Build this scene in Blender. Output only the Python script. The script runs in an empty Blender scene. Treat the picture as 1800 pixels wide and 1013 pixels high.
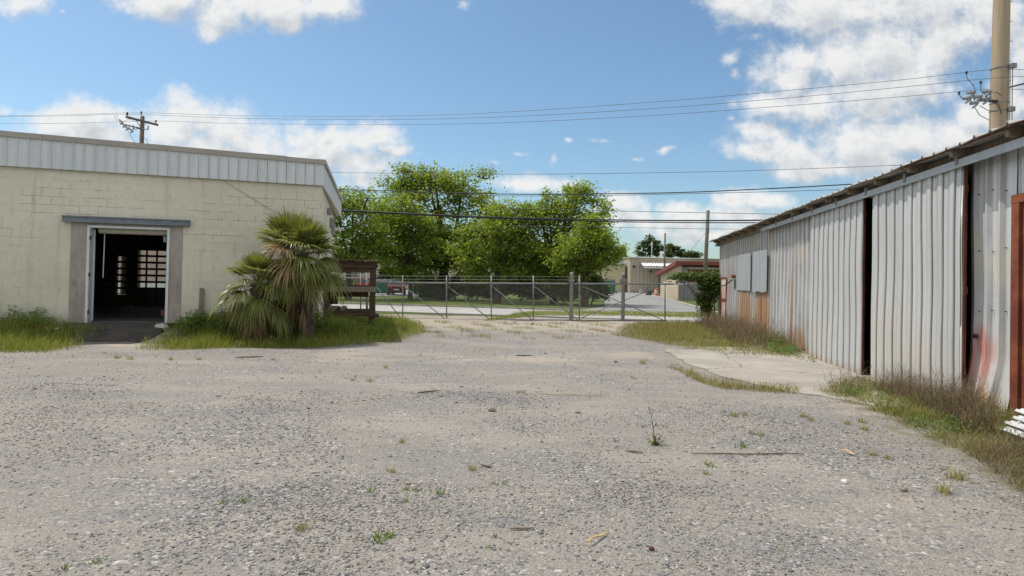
import bpy, math, random
import numpy as np
from mathutils import Matrix, Vector
R = math.radians
rng = np.random.default_rng(11)
random.seed(11)
sc = bpy.context.scene
COL = sc.collection

# ------------------------------------------------------------------ camera
F, CX, CY, CAMH = 1100.0, 900.0, 479.4, 1.6      # photo pixels (1800 x 1013)
PITCH, ROLL = R(0.8), 0.0205
cam_d = bpy.data.cameras.new('camera'); cam = bpy.data.objects.new('camera', cam_d); COL.objects.link(cam)
cam_d.sensor_width = 36; cam_d.lens = F/1800*36; cam_d.shift_y = -(506.5-CY)/1800
cam_d.clip_start = 0.05; cam_d.clip_end = 6000
CM = Matrix.Rotation(R(90)+PITCH, 3, 'X') @ Matrix.Rotation(ROLL, 3, 'Z')
cam.matrix_world = Matrix.Translation((0, 0, CAMH)) @ CM.to_4x4()
sc.camera = cam
C0 = Vector((0, 0, CAMH))
def ray(px, py): return (CM @ Vector(((px-CX)/F, (CY-py)/F, -1.0)))
def at(px, py, Y):
    d = ray(px, py); return C0 + d*(Y/d.y)
def G(px, py, z=0.0):
    d = ray(px, py); return C0 + d*((z-CAMH)/d.z)

# ------------------------------------------------------------------ light
SUN_EL = R(62); SUN_H = Vector((-0.925, 0.38)).normalized()
SUN = Vector((SUN_H.x*math.cos(SUN_EL), SUN_H.y*math.cos(SUN_EL), math.sin(SUN_EL)))
sl = bpy.data.lights.new('sun', 'SUN'); sl.energy = 3.25; sl.angle = R(0.55); sl.color = (1.0, .955, .885)
so = bpy.data.objects.new('sun', sl); COL.objects.link(so); so.rotation_euler = SUN.to_track_quat('Z', 'Y').to_euler()
so.location = (-20, 10, 40)
sc.view_settings.view_transform = 'Standard'; sc.view_settings.look = 'None'
sc.view_settings.exposure = 0.15; sc.view_settings.gamma = 1
sc.render.engine = 'CYCLES'
sc.cycles.max_bounces = 6; sc.cycles.diffuse_bounces = 3; sc.cycles.glossy_bounces = 3
sc.cycles.transmission_bounces = 3; sc.cycles.transparent_max_bounces = 6
sc.cycles.use_denoising = True; sc.cycles.denoiser = 'OPENIMAGEDENOISE'; sc.cycles.denoising_prefilter = 'ACCURATE'; sc.cycles.denoising_input_passes = 'RGB_ALBEDO_NORMAL'
sc.cycles.sample_clamp_indirect = 4

class NT:
    def __init__(s, tree): s.t = tree; s.N = tree.nodes; s.L = tree.links
    def n(s, typ, ins=None, **props):
        nd = s.N.new(typ)
        for k, v in props.items(): setattr(nd, k, v)
        for k, v in (ins or {}).items():
            sk = nd.inputs[k]
            if hasattr(v, 'is_linked') or isinstance(v, bpy.types.NodeSocket): s.L.new(v, sk)
            else: sk.default_value = v
        return nd
    def math(s, op, a, b=0.0, c=0.0, clamp=False):
        return s.n('ShaderNodeMath', {0: a, 1: b, 2: c}, operation=op, use_clamp=clamp).outputs[0]
    def vec(s, op, a, b=(0, 0, 0), c=(0, 0, 0)):
        nd = s.n('ShaderNodeVectorMath', {0: a, 1: b, 2: c}, operation=op)
        return nd.outputs['Value'] if op in ('LENGTH', 'DOT_PRODUCT') else nd.outputs[0]
    def mix(s, f, a, b, mode='MIX'):
        nd = s.n('ShaderNodeMix', data_type='RGBA', blend_type=mode)
        for i, v in ((0, f), (6, a), (7, b)):
            if isinstance(v, bpy.types.NodeSocket): s.L.new(v, nd.inputs[i])
            else: nd.inputs[i].default_value = v if i == 0 else c4(v)
        return nd.outputs[2]
    def noise(s, vec, scale, detail=4, rough=.55, dist=0):
        return s.n('ShaderNodeTexNoise', {'Vector': vec, 'Scale': scale, 'Detail': detail, 'Roughness': rough, 'Distortion': dist}).outputs[0]
    def ramp(s, fac, stops, interp='LINEAR'):
        nd = s.n('ShaderNodeValToRGB', {0: fac}); cr = nd.color_ramp; cr.interpolation = interp
        while len(cr.elements) < len(stops): cr.elements.new(.5)
        for e, (p, c) in zip(cr.elements, stops):
            e.position = p; e.color = c4(c) if not isinstance(c, (int, float)) else (c, c, c, 1)
        return nd.outputs[0]
    def ss(s, v, lo, hi):
        return s.n('ShaderNodeMapRange', {0: v, 1: lo, 2: hi, 3: 0.0, 4: 1.0}, interpolation_type='SMOOTHSTEP').outputs[0]
def c4(c): return tuple(c) if len(c) == 4 else (c[0], c[1], c[2], 1.0)

# ------------------------------------------------------------------ sky with cumulus clouds
world = bpy.data.worlds.new('World'); sc.world = world; world.use_nodes = True
w = NT(world.node_tree)
for n_ in list(w.N): w.N.remove(n_)
CLOUDS = [  # photo px centre, radii
 (35, 2, 62, 26), (115, 20, 12, 8), (290, -8, 100, 34), (390, 18, 62, 42), (385, 48, 26, 24), (470, 5, 90, 42), (505, 34, 34, 26), (570, 8, 58, 34), (600, 24, 22, 20), (820, 5, 26, 18),
 (5, 196, 30, 16), (75, 215, 40, 26), (150, 205, 70, 36), (215, 210, 45, 26), (150, 240, 120, 30),
 (318, 195, 40, 38), (350, 205, 58, 36), (300, 225, 60, 40), (400, 232, 55, 36), (450, 255, 70, 40), (350, 270, 110, 38), (520, 215, 30, 22), (530, 240, 46, 28), (585, 250, 45, 30), (640, 218, 30, 22), (655, 240, 62, 26), (690, 262, 40, 12), (560, 275, 100, 36), (640, 290, 70, 36), (640, 320, 30, 24), (730, 272, 20, 6),
 (868, 279, 19, 8), (915, 273, 16, 5), (967, 277, 12, 15), (998, 246, 12, 8), (1062, 242, 36, 9), (1122, 273, 30, 8), (1172, 262, 24, 10),
 (930, 322, 72, 16), (885, 315, 35, 10), (1095, 358, 46, 20), (1110, 385, 64, 22), (1190, 372, 40, 16), (1205, 392, 70, 18), (1285, 355, 44, 20), (1350, 358, 40, 14), (1240, 410, 120, 14), (1300, 385, 80, 20),
 (1300, 5, 80, 18), (1340, 28, 74, 26), (1430, 10, 120, 56), (1540, 20, 130, 60), (1650, 10, 120, 56), (1740, 20, 70, 50), (1280, 97, 19, 20), (1330, 72, 34, 14), (1293, 128, 16, 14), (1290, 188, 26, 22), (1285, 215, 12, 10),
 (1410, 105, 62, 32), (1390, 140, 52, 26), (1480, 110, 90, 56), (1560, 90, 100, 60), (1640, 80, 90, 60), (1700, 60, 40, 30), (1360, 190, 52, 24), (1430, 180, 90, 40), (1540, 170, 100, 50), (1600, 150, 80, 44), (1330, 208, 34, 12),
 (1340, 236, 50, 20), (1320, 268, 52, 20), (1400, 262, 90, 40), (1500, 250, 110, 46), (1600, 240, 90, 40), (1680, 235, 60, 40), (1390, 302, 46, 20), (1460, 290, 90, 26), (1560, 280, 80, 30), (1790, 110, 46, 70), (1780, 180, 40, 60), (1720, 200, 60, 30)]
grp = bpy.data.node_groups.new('cloud_density', 'ShaderNodeTree')
grp.interface.new_socket('UV', in_out='INPUT', socket_type='NodeSocketVector')
grp.interface.new_socket('D', in_out='OUTPUT', socket_type='NodeSocketFloat')
g = NT(grp); gi = grp.nodes.new('NodeGroupInput'); go = grp.nodes.new('NodeGroupOutput')
nz1 = g.n('ShaderNodeTexNoise', {'Vector': gi.outputs[0], 'Scale': 9.0, 'Detail': 6.0, 'Roughness': .58})
wv = g.vec('SUBTRACT', nz1.outputs['Color'], (.5, .5, .5))
uvw = g.vec('MULTIPLY_ADD', wv, (.085, .06, 0), gi.outputs[0])
acc = None
for (px, py, rx, ry) in CLOUDS:
    d = ray(px, py); u, v = d.x/d.y, d.z/d.y; sm = rx < 37 and ry < 23; sx, sy = F/(rx*(1.5 if sm else 1.12)), F/(ry*(1.4 if sm else 1.15))
    ln = g.vec('LENGTH', g.vec('MULTIPLY_ADD', uvw, (sx, sy, 0), (-u*sx, -v*sy, 0)))
    if sm: ln = g.math('ADD', ln, .66)
    acc = ln if acc is None else g.math('SMOOTH_MIN', acc, ln, .35)
nz2 = g.noise(gi.outputs[0], 15.0, 12, .60)
nz3 = g.noise(gi.outputs[0], 6.0, 4, .55)
dd = g.math('ADD', g.math('SUBTRACT', 1.0, acc), g.math('MULTIPLY_ADD', nz2, 1.8, -.86))
dd = g.math('ADD', dd, g.math('MULTIPLY_ADD', nz3, .5, -.25))
dd = g.math('ADD', dd, g.math('MULTIPLY_ADD', g.noise(gi.outputs[0], 55.0, 8, .65), .9, -.45))
g.L.new(dd, go.inputs[0])
tc = w.n('ShaderNodeTexCoord')
sep = w.n('ShaderNodeSeparateXYZ', {0: tc.outputs['Generated']})
yy = w.math('MAXIMUM', sep.outputs[1], .05)
uv = w.n('ShaderNodeCombineXYZ', {0: w.math('DIVIDE', sep.outputs[0], yy), 1: w.math('DIVIDE', sep.outputs[2], yy), 2: 0.0}).outputs[0]
def dens(v_):
    nd = w.N.new('ShaderNodeGroup'); nd.node_tree = grp; w.L.new(v_, nd.inputs[0]); return nd.outputs[0]
D1 = dens(uv); D2 = dens(w.vec('ADD', uv, (-.012, .028, 0)))
front = w.ss(sep.outputs[1], .08, .2)
alpha = w.math('MULTIPLY', w.ss(D1, -.24, .80), front)
alpha = w.math('MULTIPLY', alpha, .96)
lit = w.math('MULTIPLY_ADD', w.math('SUBTRACT', D1, D2), .5, .68, True)
thick = w.ss(D1, .5, 1.9)
lit = w.math('ADD', lit, w.math('MULTIPLY_ADD', w.noise(w.vec('MULTIPLY', uv, (1.0, 1.7, 1)), 11.0, 6, .6), .9, -.45), 0, True)
lit = w.math('SUBTRACT', lit, w.math('MULTIPLY', thick, .5), 0, True)
ccol = w.ramp(lit, [(0.0, (.46, .51, .57)), (.45, (.68, .705, .73)), (.8, (.93, .93, .92)), (1.0, (.98, .97, .955))])
sky = w.n('ShaderNodeTexSky', sky_type='NISHITA', sun_disc=False)
sky.sun_elevation = SUN_EL; sky.sun_rotation = math.atan2(SUN_H.x, SUN_H.y)
sky.air_density = 1.0; sky.dust_density = 1.1; sky.ozone_density = 1.3; sky.altitude = 0
skyc = w.mix(1.0, sky.outputs[0], (.82, .97, 1.0), 'MULTIPLY')
bg1 = w.n('ShaderNodeBackground', {0: skyc, 1: .125})
bg2 = w.n('ShaderNodeBackground', {0: ccol, 1: .84})
# unseen bright cloud added overhead and behind to fill the shaded sides
nb = w.noise(tc.outputs['Generated'], 2.3, 6, .58)
sepu = w.n('ShaderNodeSeparateXYZ', {0: uv})
outside = w.math('MAXIMUM', w.math('SUBTRACT', 1.0, front), w.math('MAXIMUM', w.ss(sepu.outputs[1], .56, .80), w.ss(w.math('ABSOLUTE', sepu.outputs[0]), .98, 1.25)))
ab = w.math('MULTIPLY', w.math('MULTIPLY', w.ss(nb, .36, .52), outside), w.ss(sep.outputs[2], .0, .06))
alpha = w.math('MAXIMUM', w.math('MULTIPLY', alpha, w.math('SUBTRACT', 1.0, outside)), w.math('MULTIPLY', ab, .92))
ccol = w.mix(outside, ccol, w.mix(w.ss(nb, .45, .7), (1.08, 1.08, 1.07), (.85, .87, .90)))
bg2 = w.n('ShaderNodeBackground', {0: ccol, 1: .84})
mx = w.n('ShaderNodeMixShader', {0: alpha, 1: bg1.outputs[0], 2: bg2.outputs[0]})
wo = w.n('ShaderNodeOutputWorld', {0: mx.outputs[0]})

# ------------------------------------------------------------------ mesh and object helpers
class MB:
    def __init__(s): s.v = []; s.f = []
    def add(s, vs, fs):
        o = len(s.v); s.v += [tuple(p) for p in vs]; s.f += [tuple(o+i for i in q) for q in fs]; return s
    def box(s, x0, x1, y0, y1, z0, z1):
        return s.add([(x0,y0,z0),(x1,y0,z0),(x1,y1,z0),(x0,y1,z0),(x0,y0,z1),(x1,y0,z1),(x1,y1,z1),(x0,y1,z1)],
                     [(0,3,2,1),(4,5,6,7),(0,1,5,4),(1,2,6,5),(2,3,7,6),(3,0,4,7)])
    def hexa(s, p):   # 8 corners, same order as box
        return s.add(p, [(0,3,2,1),(4,5,6,7),(0,1,5,4),(1,2,6,5),(2,3,7,6),(3,0,4,7)])
    def bar(s, a, b, wd, hd=None, up=(0, 0, 1)):
        a = Vector(a); b = Vector(b); hd = hd or wd; d = (b-a).normalized(); up = Vector(up)
        if abs(d.dot(up)) > .98: up = Vector((0, 1, 0))
        x = d.cross(up).normalized()*wd/2; y = x.cross(d).normalized()*hd/2
        return s.hexa([a-x-y, a+x-y, a+x+y, a-x+y, b-x-y, b+x-y, b+x+y, b-x+y])
    def tube(s, pts, r, n=8, cap=True):
        pts = [Vector(p) for p in pts]; m = len(pts); rs = r if hasattr(r, '__len__') else [r]*m
        o = len(s.v); prev = None
        for i, p in enumerate(pts):
            d = (pts[min(i+1, m-1)]-pts[max(i-1, 0)]).normalized()
            if prev is None:
                t = Vector((0, 0, 1)) if abs(d.z) < .9 else Vector((1, 0, 0)); x = d.cross(t).normalized()
            else:
                x = (prev - d*prev.dot(d)).normalized()
            prev = x; y = d.cross(x)
            for k in range(n):
                a = 2*math.pi*k/n; s.v.append(tuple(p + (x*math.cos(a)+y*math.sin(a))*rs[i]))
        for i in range(m-1):
            for k in range(n):
                s.f.append((o+i*n+k, o+i*n+(k+1) % n, o+(i+1)*n+(k+1) % n, o+(i+1)*n+k))
        if cap:
            s.f.append(tuple(o+k for k in range(n))[::-1]); s.f.append(tuple(o+(m-1)*n+k for k in range(n)))
        return s
    def lathe(s, prof, n=12, c=(0, 0, 0)):
        o = len(s.v)
        for (r, z) in prof:
            for k in range(n):
                a = 2*math.pi*k/n; s.v.append((c[0]+r*math.cos(a), c[1]+r*math.sin(a), c[2]+z))
        for i in range(len(prof)-1):
            for k in range(n):
                s.f.append((o+i*n+k, o+i*n+(k+1) % n, o+(i+1)*n+(k+1) % n, o+(i+1)*n+k))
        s.f.append(tuple(o+k for k in range(n))[::-1]); s.f.append(tuple(o+(len(prof)-1)*n+k for k in range(n)))
        return s
    def prism(s, poly, y0, y1, axis='y'):   # polygon in (x,z) swept in y, or in (x,y) swept in z
        n = len(poly); f = (lambda p, t: (p[0], t, p[1])) if axis == 'y' else (lambda p, t: (p[0], p[1], t))
        if axis == 'x': f = lambda p, t: (t, p[0], p[1])
        vs = [f(p, y0) for p in poly]+[f(p, y1) for p in poly]
        return s.add(vs, [tuple(range(n)), tuple(range(2*n-1, n-1, -1))]+[(i, n+i, n+(i+1) % n, (i+1) % n) for i in range(n)])
    def build(s, name, mat, parent=None, smooth=False, bevel=0, **tags):
        me = bpy.data.meshes.new(name); me.from_pydata(s.v, [], s.f); me.update()
        return link(name, me, mat, parent, smooth, bevel, **tags)
def link(name, me, mat, parent=None, smooth=False, bevel=0, fix=True, **tags):
    o = bpy.data.objects.new(name, me); COL.objects.link(o)
    if mat: me.materials.append(mat)
    if smooth: me.polygons.foreach_set('use_smooth', [True]*len(me.polygons))
    if parent: o.parent = parent
    if bevel:
        m = o.modifiers.new('bevel', 'BEVEL'); m.width = bevel; m.segments = 2; m.limit_method = 'ANGLE'
    for k, v in tags.items(): o[k] = v
    return o
def np_mesh(name, V, Q, mat, parent=None, smooth=False, attrs=None, **tags):
    """V (n,3), Q (m,k) faces all with k corners"""
    me = bpy.data.meshes.new(name); V = np.asarray(V, np.float32); Q = np.asarray(Q, np.int32); k = Q.shape[1]
    me.vertices.add(len(V)); me.vertices.foreach_set('co', V.ravel())
    me.loops.add(Q.size); me.loops.foreach_set('vertex_index', Q.ravel())
    me.polygons.add(len(Q)); me.polygons.foreach_set('loop_start', np.arange(len(Q), dtype=np.int32)*k)
    me.update(calc_edges=True)
    for an, av in (attrs or {}).items():
        a = me.attributes.new(an, 'FLOAT', 'POINT'); a.data.foreach_set('value', np.asarray(av, np.float32))
    return link(name, me, mat, parent, smooth, **tags)
def thing(name, label, cat, loc=(0, 0, 0), rotz=0, group=None):
    o = bpy.data.objects.new(name, None); COL.objects.link(o); o.location = loc; o.rotation_euler = (0, 0, rotz)
    o.empty_display_size = .3
    o['label'] = label; o['category'] = cat
    if group: o['group'] = group
    return o
def tag(o, label, cat, group=None):
    o['label'] = label; o['category'] = cat
    if group: o['group'] = group
    return o
def kids(o): return [c for c in COL.objects if c.parent is o]
def dup(o, loc, rotz=None, label=None, scale=None, parent=None):
    c = o.copy(); COL.objects.link(c)
    if parent is not None: c.parent = parent
    else:
        c.location = loc
        if rotz is not None: c.rotation_euler = (0, 0, rotz)
        if scale: c.scale = (scale,)*3
        if label: c['label'] = label
    for ch in kids(o): dup(ch, None, parent=c)
    return c

class Frame:
    """local frame: x along a wall, y into it, z up"""
    def __init__(s, o, rz): s.o = Vector((o[0], o[1], 0)); s.rz = rz; s.M = Matrix.Rotation(rz, 3, 'Z'); s.I = s.M.inverted()
    def hit(s, px, py, y=0.0):
        a = s.I @ (C0 - s.o); d = s.I @ ray(px, py); return a + d*((y-a.y)/d.y)
    def loc(s, p): return s.I @ (Vector(p) - s.o)
    def wld(s, p): return s.M @ Vector(p) + s.o
    def locxy(s, X, Y):
        c, n = math.cos(s.rz), math.sin(s.rz); X = X-s.o.x; Y = Y-s.o.y
        return X*c+Y*n, -X*n+Y*c

# frames of the two yard buildings
cB = at(561, 500, 16.75); FB = Frame((cB.x, cB.y), R(13.7))
pS = G(1515, 657); aS = R(7.9)
t_far = 25.7
o_sh = (pS.x + math.tan(aS)*(t_far-pS.y), t_far); FS = Frame(o_sh, -R(97.9))
SX = lambda px, py=500: FS.hit(px, py).x       # position along the shed wall seen at a photo column

# ------------------------------------------------------------------ materials
def new_mat(name):
    m = bpy.data.materials.new(name); m.use_nodes = True; t = NT(m.node_tree)
    for n_ in list(t.N): t.N.remove(n_)
    return m, t
def finish(t, col, rough=.7, metallic=0.0, bump=None, bstr=.3, bdist=.01, spec=.4, alpha=None):
    p = t.n('ShaderNodeBsdfPrincipled')
    for k, v in (('Base Color', col), ('Roughness', rough), ('Metallic', metallic), ('Specular IOR Level', spec)):
        if isinstance(v, bpy.types.NodeSocket): t.L.new(v, p.inputs[k])
        else: p.inputs[k].default_value = c4(v) if k == 'Base Color' else v
    if bump is not None:
        b = t.n('ShaderNodeBump', {'Height': bump, 'Strength': bstr, 'Distance': bdist}); t.L.new(b.outputs[0], p.inputs['Normal'])
    t.n('ShaderNodeOutputMaterial', {0: p.outputs[0]}); return p
def co(t, kind='Object', scale=(1, 1, 1), loc=(0, 0, 0)):
    v = t.n('ShaderNodeTexCoord').outputs[kind]
    return t.n('ShaderNodeMapping', {0: v, 1: loc, 3: scale}).outputs[0]
def rough_mat(name, c1, c2, scale=3, rough=.8, metallic=0., bstr=.25, bscale=40, stretch=(1, 1, 1), c3=None, c3t=(.6, .75), spec=.35, bdist=.004):
    m, t = new_mat(name); v = co(t, scale=stretch)
    n1 = t.noise(v, scale, 6, .6); n2 = t.noise(v, bscale, 3, .6)
    col = t.mix(t.ss(n1, .35, .65), c1, c2)
    col = t.mix(t.math('MULTIPLY', t.ss(n2, .3, .7), .35), col, t.mix(1.0, col, (.6, .6, .6), 'MULTIPLY'))
    if c3: col = t.mix(t.ss(t.noise(v, scale*1.7, 5, .65), *c3t), col, c3)
    finish(t, col, rough, metallic, n2, bstr, bdist, spec); return m
def leaf_mat(name, stops, trans=.35, rough=.55):
    m, t = new_mat(name)
    rnd = t.n('ShaderNodeNewGeometry').outputs['Random Per Island']
    v = co(t); n1 = t.noise(v, .9, 3, .6)
    f = t.math('ADD', t.math('MULTIPLY', rnd, .62), t.math('MULTIPLY', n1, .4), clamp=True)
    col = t.ramp(f, stops)
    p = t.n('ShaderNodeBsdfPrincipled', {'Base Color': col, 'Roughness': rough, 'Specular IOR Level': .35})
    tr = t.n('ShaderNodeBsdfTranslucent', {0: t.mix(1.0, col, (1.25, 1.2, .6), 'MULTIPLY')})
    mx_ = t.n('ShaderNodeMixShader', {0: trans, 1: p.outputs[0], 2: tr.outputs[0]})
    t.n('ShaderNodeOutputMaterial', {0: mx_.outputs[0]}); return m

M = {}
# gravel of the yard
def gravel_mat():
    m, t = new_mat('gravel'); v = co(t)
    pal = [(0, (.085, .09, .098)), (.2, (.145, .152, .16)), (.44, (.19, .185, .178)), (.62, (.258, .23, .20)), (.80, (.305, .272, .236)), (.94, (.40, .37, .33)), (1, (.56, .53, .49))]
    v1 = t.n('ShaderNodeTexVoronoi', {'Vector': v, 'Scale': 46.0, 'Randomness': 1.0}); v2 = t.n('ShaderNodeTexVoronoi', {'Vector': v, 'Scale': 120.0})
    r1 = t.n('ShaderNodeSeparateColor', {0: v1.outputs['Color']}); r2 = t.n('ShaderNodeSeparateColor', {0: v2.outputs['Color']})
    c1 = t.ramp(r1.outputs[0], pal); c2 = t.ramp(r2.outputs[0], [(p, tuple(.55*x+.45*y for x, y in zip(c, (.25, .22, .186)))) for p, c in pal])
    big = t.noise(v, .55, 5, .6)
    coarse = t.ss(t.math('ADD', t.math('MULTIPLY', t.noise(v, 9, 3, .6), .6), t.math('MULTIPLY', big, .6)), .56, .68)
    col = t.mix(t.math('MULTIPLY', coarse, .85), c2, c1)
    patch = t.noise(t.n('ShaderNodeMapping', {0: v, 3: (.5, 1.1, 1)}).outputs[0], .9, 5, .62)
    col = t.mix(t.math('MULTIPLY', t.ss(patch, .48, .64), .52), col, (.315, .288, .252))       # trampled tan fines
    col = t.mix(t.math('MULTIPLY', t.ss(patch, .48, .36), .55), col, t.mix(.5, c1, (.145, .152, .163)))   # blue-grey stone patches
    sand = t.n('ShaderNodeAttribute', attribute_name='sand').outputs['Fac']
    sf = t.ss(t.math('ADD', sand, t.math('MULTIPLY_ADD', t.noise(v, 1.6, 5, .65), 1.2, -.6)), .3, .75)
    col = t.mix(t.math('MULTIPLY', sf, .7), col, t.mix(t.noise(v, 30, 3), (.345, .295, .235), (.42, .365, .295)))
    soil = t.n('ShaderNodeAttribute', attribute_name='soil').outputs['Fac']
    sof = t.ss(t.math('ADD', soil, t.math('MULTIPLY_ADD', t.noise(v, 3.5, 5, .65), 1.0, -.5)), .35, .7)
    col = t.mix(sof, col, t.mix(t.noise(v, 14, 4), (.10, .085, .05), (.17, .16, .075)))
    h = t.math('ADD', t.math('MULTIPLY', v1.outputs[0], -1.0), t.math('MULTIPLY', v2.outputs[0], -.4))
    finish(t, col, .9, 0, h, .55, .012, .25); return m
M['gravel'] = gravel_mat()
def stone_mat():
    m, t = new_mat('loose_stone'); rnd = t.n('ShaderNodeNewGeometry').outputs['Random Per Island']; v = co(t)
    col = t.ramp(rnd, [(0, (.10, .11, .12)), (.22, (.155, .168, .178)), (.45, (.22, .222, .218)), (.62, (.29, .25, .21)), (.84, (.36, .315, .27)), (.97, (.55, .52, .48)), (1, (.34, .22, .15))])
    col = t.mix(t.math('MULTIPLY', t.noise(v, 120, 3), .5), col, t.mix(1., col, (.6, .6, .62), 'MULTIPLY'))
    finish(t, col, .85, 0, None, spec=.3); return m
M['stone'] = stone_mat()
def ground_mat():
    m, t = new_mat('lawn'); v = co(t)
    n1 = t.noise(v, .25, 6, .65); n2 = t.noise(v, 3.0, 6, .7); n3 = t.noise(v, 18, 4, .7)
    col = t.mix(t.ss(n2, .35, .65), (.075, .115, .025), (.13, .165, .04))
    col = t.mix(t.math('MULTIPLY', t.ss(n1, .5, .68), .75), col, (.23, .19, .085))
    col = t.mix(t.math('MULTIPLY', t.ss(n3, .4, .7), .5), col, (.05, .075, .02))
    finish(t, col, .95, 0, n3, .8, .05, .15); return m
M['lawn'] = ground_mat()
M['road'] = rough_mat('old_asphalt', (.40, .39, .375), (.47, .455, .43), .6, .9, bstr=.3, bscale=60, c3=(.34, .33, .315), c3t=(.58, .66))
M['drive'] = rough_mat('drive_asphalt', (.25, .25, .25), (.32, .315, .31), .35, .9, bstr=.3, bscale=40, c3=(.30, .28, .26), c3t=(.56, .7))
M['apron'] = rough_mat('apron_concrete', (.42, .39, .34), (.50, .47, .42), .8, .9, bscale=50)
M['kerb'] = rough_mat('kerb_concrete', (.30, .27, .23), (.42, .38, .32), 1.2, .9, bscale=30, c3=(.16, .14, .10), c3t=(.55, .68))
M['ramp'] = rough_mat('dark_ramp', (.045, .042, .04), (.075, .068, .06), 2.2, .95, bscale=45, bstr=.6, c3=(.15, .13, .11), c3t=(.66, .76), bdist=.01)
def slab_mat():
    m, t = new_mat('slab_concrete'); v = co(t)
    n1 = t.noise(v, .9, 6, .62); n2 = t.noise(v, 22, 5, .65)
    col = t.mix(t.ss(n1, .35, .65), (.29, .265, .228), (.37, .342, .298))
    col = t.mix(t.math('MULTIPLY', t.ss(n2, .45, .7), .3), col, (.30, .27, .23))
    cr = t.n('ShaderNodeTexVoronoi', {'Vector': t.vec('MULTIPLY_ADD', t.n('ShaderNodeTexNoise', {'Vector': v, 'Scale': 3.0}).outputs['Color'], (.5, .5, 0), v), 'Scale': .42}, feature='DISTANCE_TO_EDGE').outputs[0]
    col = t.mix(t.ss(cr, .008, .002), col, (.13, .11, .08))
    finish(t, col, .9, 0, n2, .3, .004, .3); return m
M['slab'] = slab_mat()
def block_mat(axis):
    m, t = new_mat('painted_block_'+axis); v0 = t.n('ShaderNodeTexCoord').outputs['Object']; s_ = t.n('ShaderNodeSeparateXYZ', {0: v0})
    v = t.n('ShaderNodeCombineXYZ', {0: s_.outputs[0 if axis == 'x' else 1], 1: s_.outputs[2], 2: 0.0}).outputs[0]
    wob = t.n('ShaderNodeTexNoise', {'Vector': v, 'Scale': 5.0, 'Detail': 3.0}).outputs['Color']
    vw = t.vec('MULTIPLY_ADD', wob, (.026, .022, 0), v)
    br = t.n('ShaderNodeTexBrick', {'Vector': vw, 'Color1': (0, 0, 0, 1), 'Color2': (1, 1, 1, 1), 'Mortar': (.5, .5, .5, 1), 'Scale': 1.0, 'Mortar Size': .005, 'Mortar Smooth': .5, 'Bias': 0.0, 'Brick Width': .4064, 'Row Height': .2032}, offset=.5)
    mort = br.outputs['Fac']; bc = t.n('ShaderNodeSeparateColor', {0: br.outputs['Color']}).outputs[0]
    n1 = t.noise(v, .45, 6, .6); n2 = t.noise(v, 7, 5, .65); n3 = t.noise(v, 60, 3, .6)
    col = t.mix(t.ss(n1, .35, .65), (.61, .58, .475), (.68, .65, .54))
    col = t.mix(t.math('MULTIPLY', bc, .10), col, (.46, .43, .31))
    col = t.mix(t.math('MULTIPLY', t.ss(n2, .48, .72), .4), col, (.46, .43, .345))
    low = t.ss(t.math('ADD', s_.outputs[2], t.math('MULTIPLY', t.noise(v, 2.2, 5), -.9)), .5, -.25)
    col = t.mix(t.math('MULTIPLY', low, .6), col, (.30, .29, .24))                    # splash dirt at the foot
    col = t.mix(t.math('MULTIPLY', mort, t.math('MULTIPLY_ADD', t.ss(t.noise(v, 1.1, 4), .4, .62), .36, .05)), col, (.36, .33, .25))
    drip = t.ss(t.noise(t.n('ShaderNodeMapping', {0: v, 3: (5, .35, 1)}).outputs[0], 1.0, 6, .65), .54, .72)
    col = t.mix(t.math('MULTIPLY', drip, .5), col, (.40, .35, .255))
    # opened, unpainted joints in a band of the wall
    sel = t.ss(t.noise(t.n('ShaderNodeMapping', {0: v, 1: (3.1, .4, 0), 3: (.55, 1.5, 1)}).outputs[0], 1.25, 4, .62), .50, .54)
    band = t.math('MULTIPLY', t.ss(s_.outputs[2], 2.1, 2.6), t.ss(s_.outputs[2], 3.95, 3.6))
    sel2 = t.math('MULTIPLY', t.math('MAXIMUM', t.math('MULTIPLY', sel, band), t.math('MULTIPLY', t.ss(t.noise(v, 1.5, 3), .62, .65), .7)), t.ss(mort, .55, .9))
    col = t.mix(t.math('MULTIPLY', sel2, .85), col, (.055, .045, .035))
    chip = t.math('MULTIPLY', t.ss(t.noise(v, 11, 5, .7), .70, .73), band)
    col = t.mix(t.math('MULTIPLY', chip, .6), col, (.20, .18, .15))
    h = t.math('ADD', t.math('MULTIPLY', mort, -1.0), t.math('MULTIPLY', n3, .25))
    finish(t, col, .75, 0, h, .35, .006, .3); return m
M['block_x'] = block_mat('x'); M['block_y'] = block_mat('y')
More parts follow.
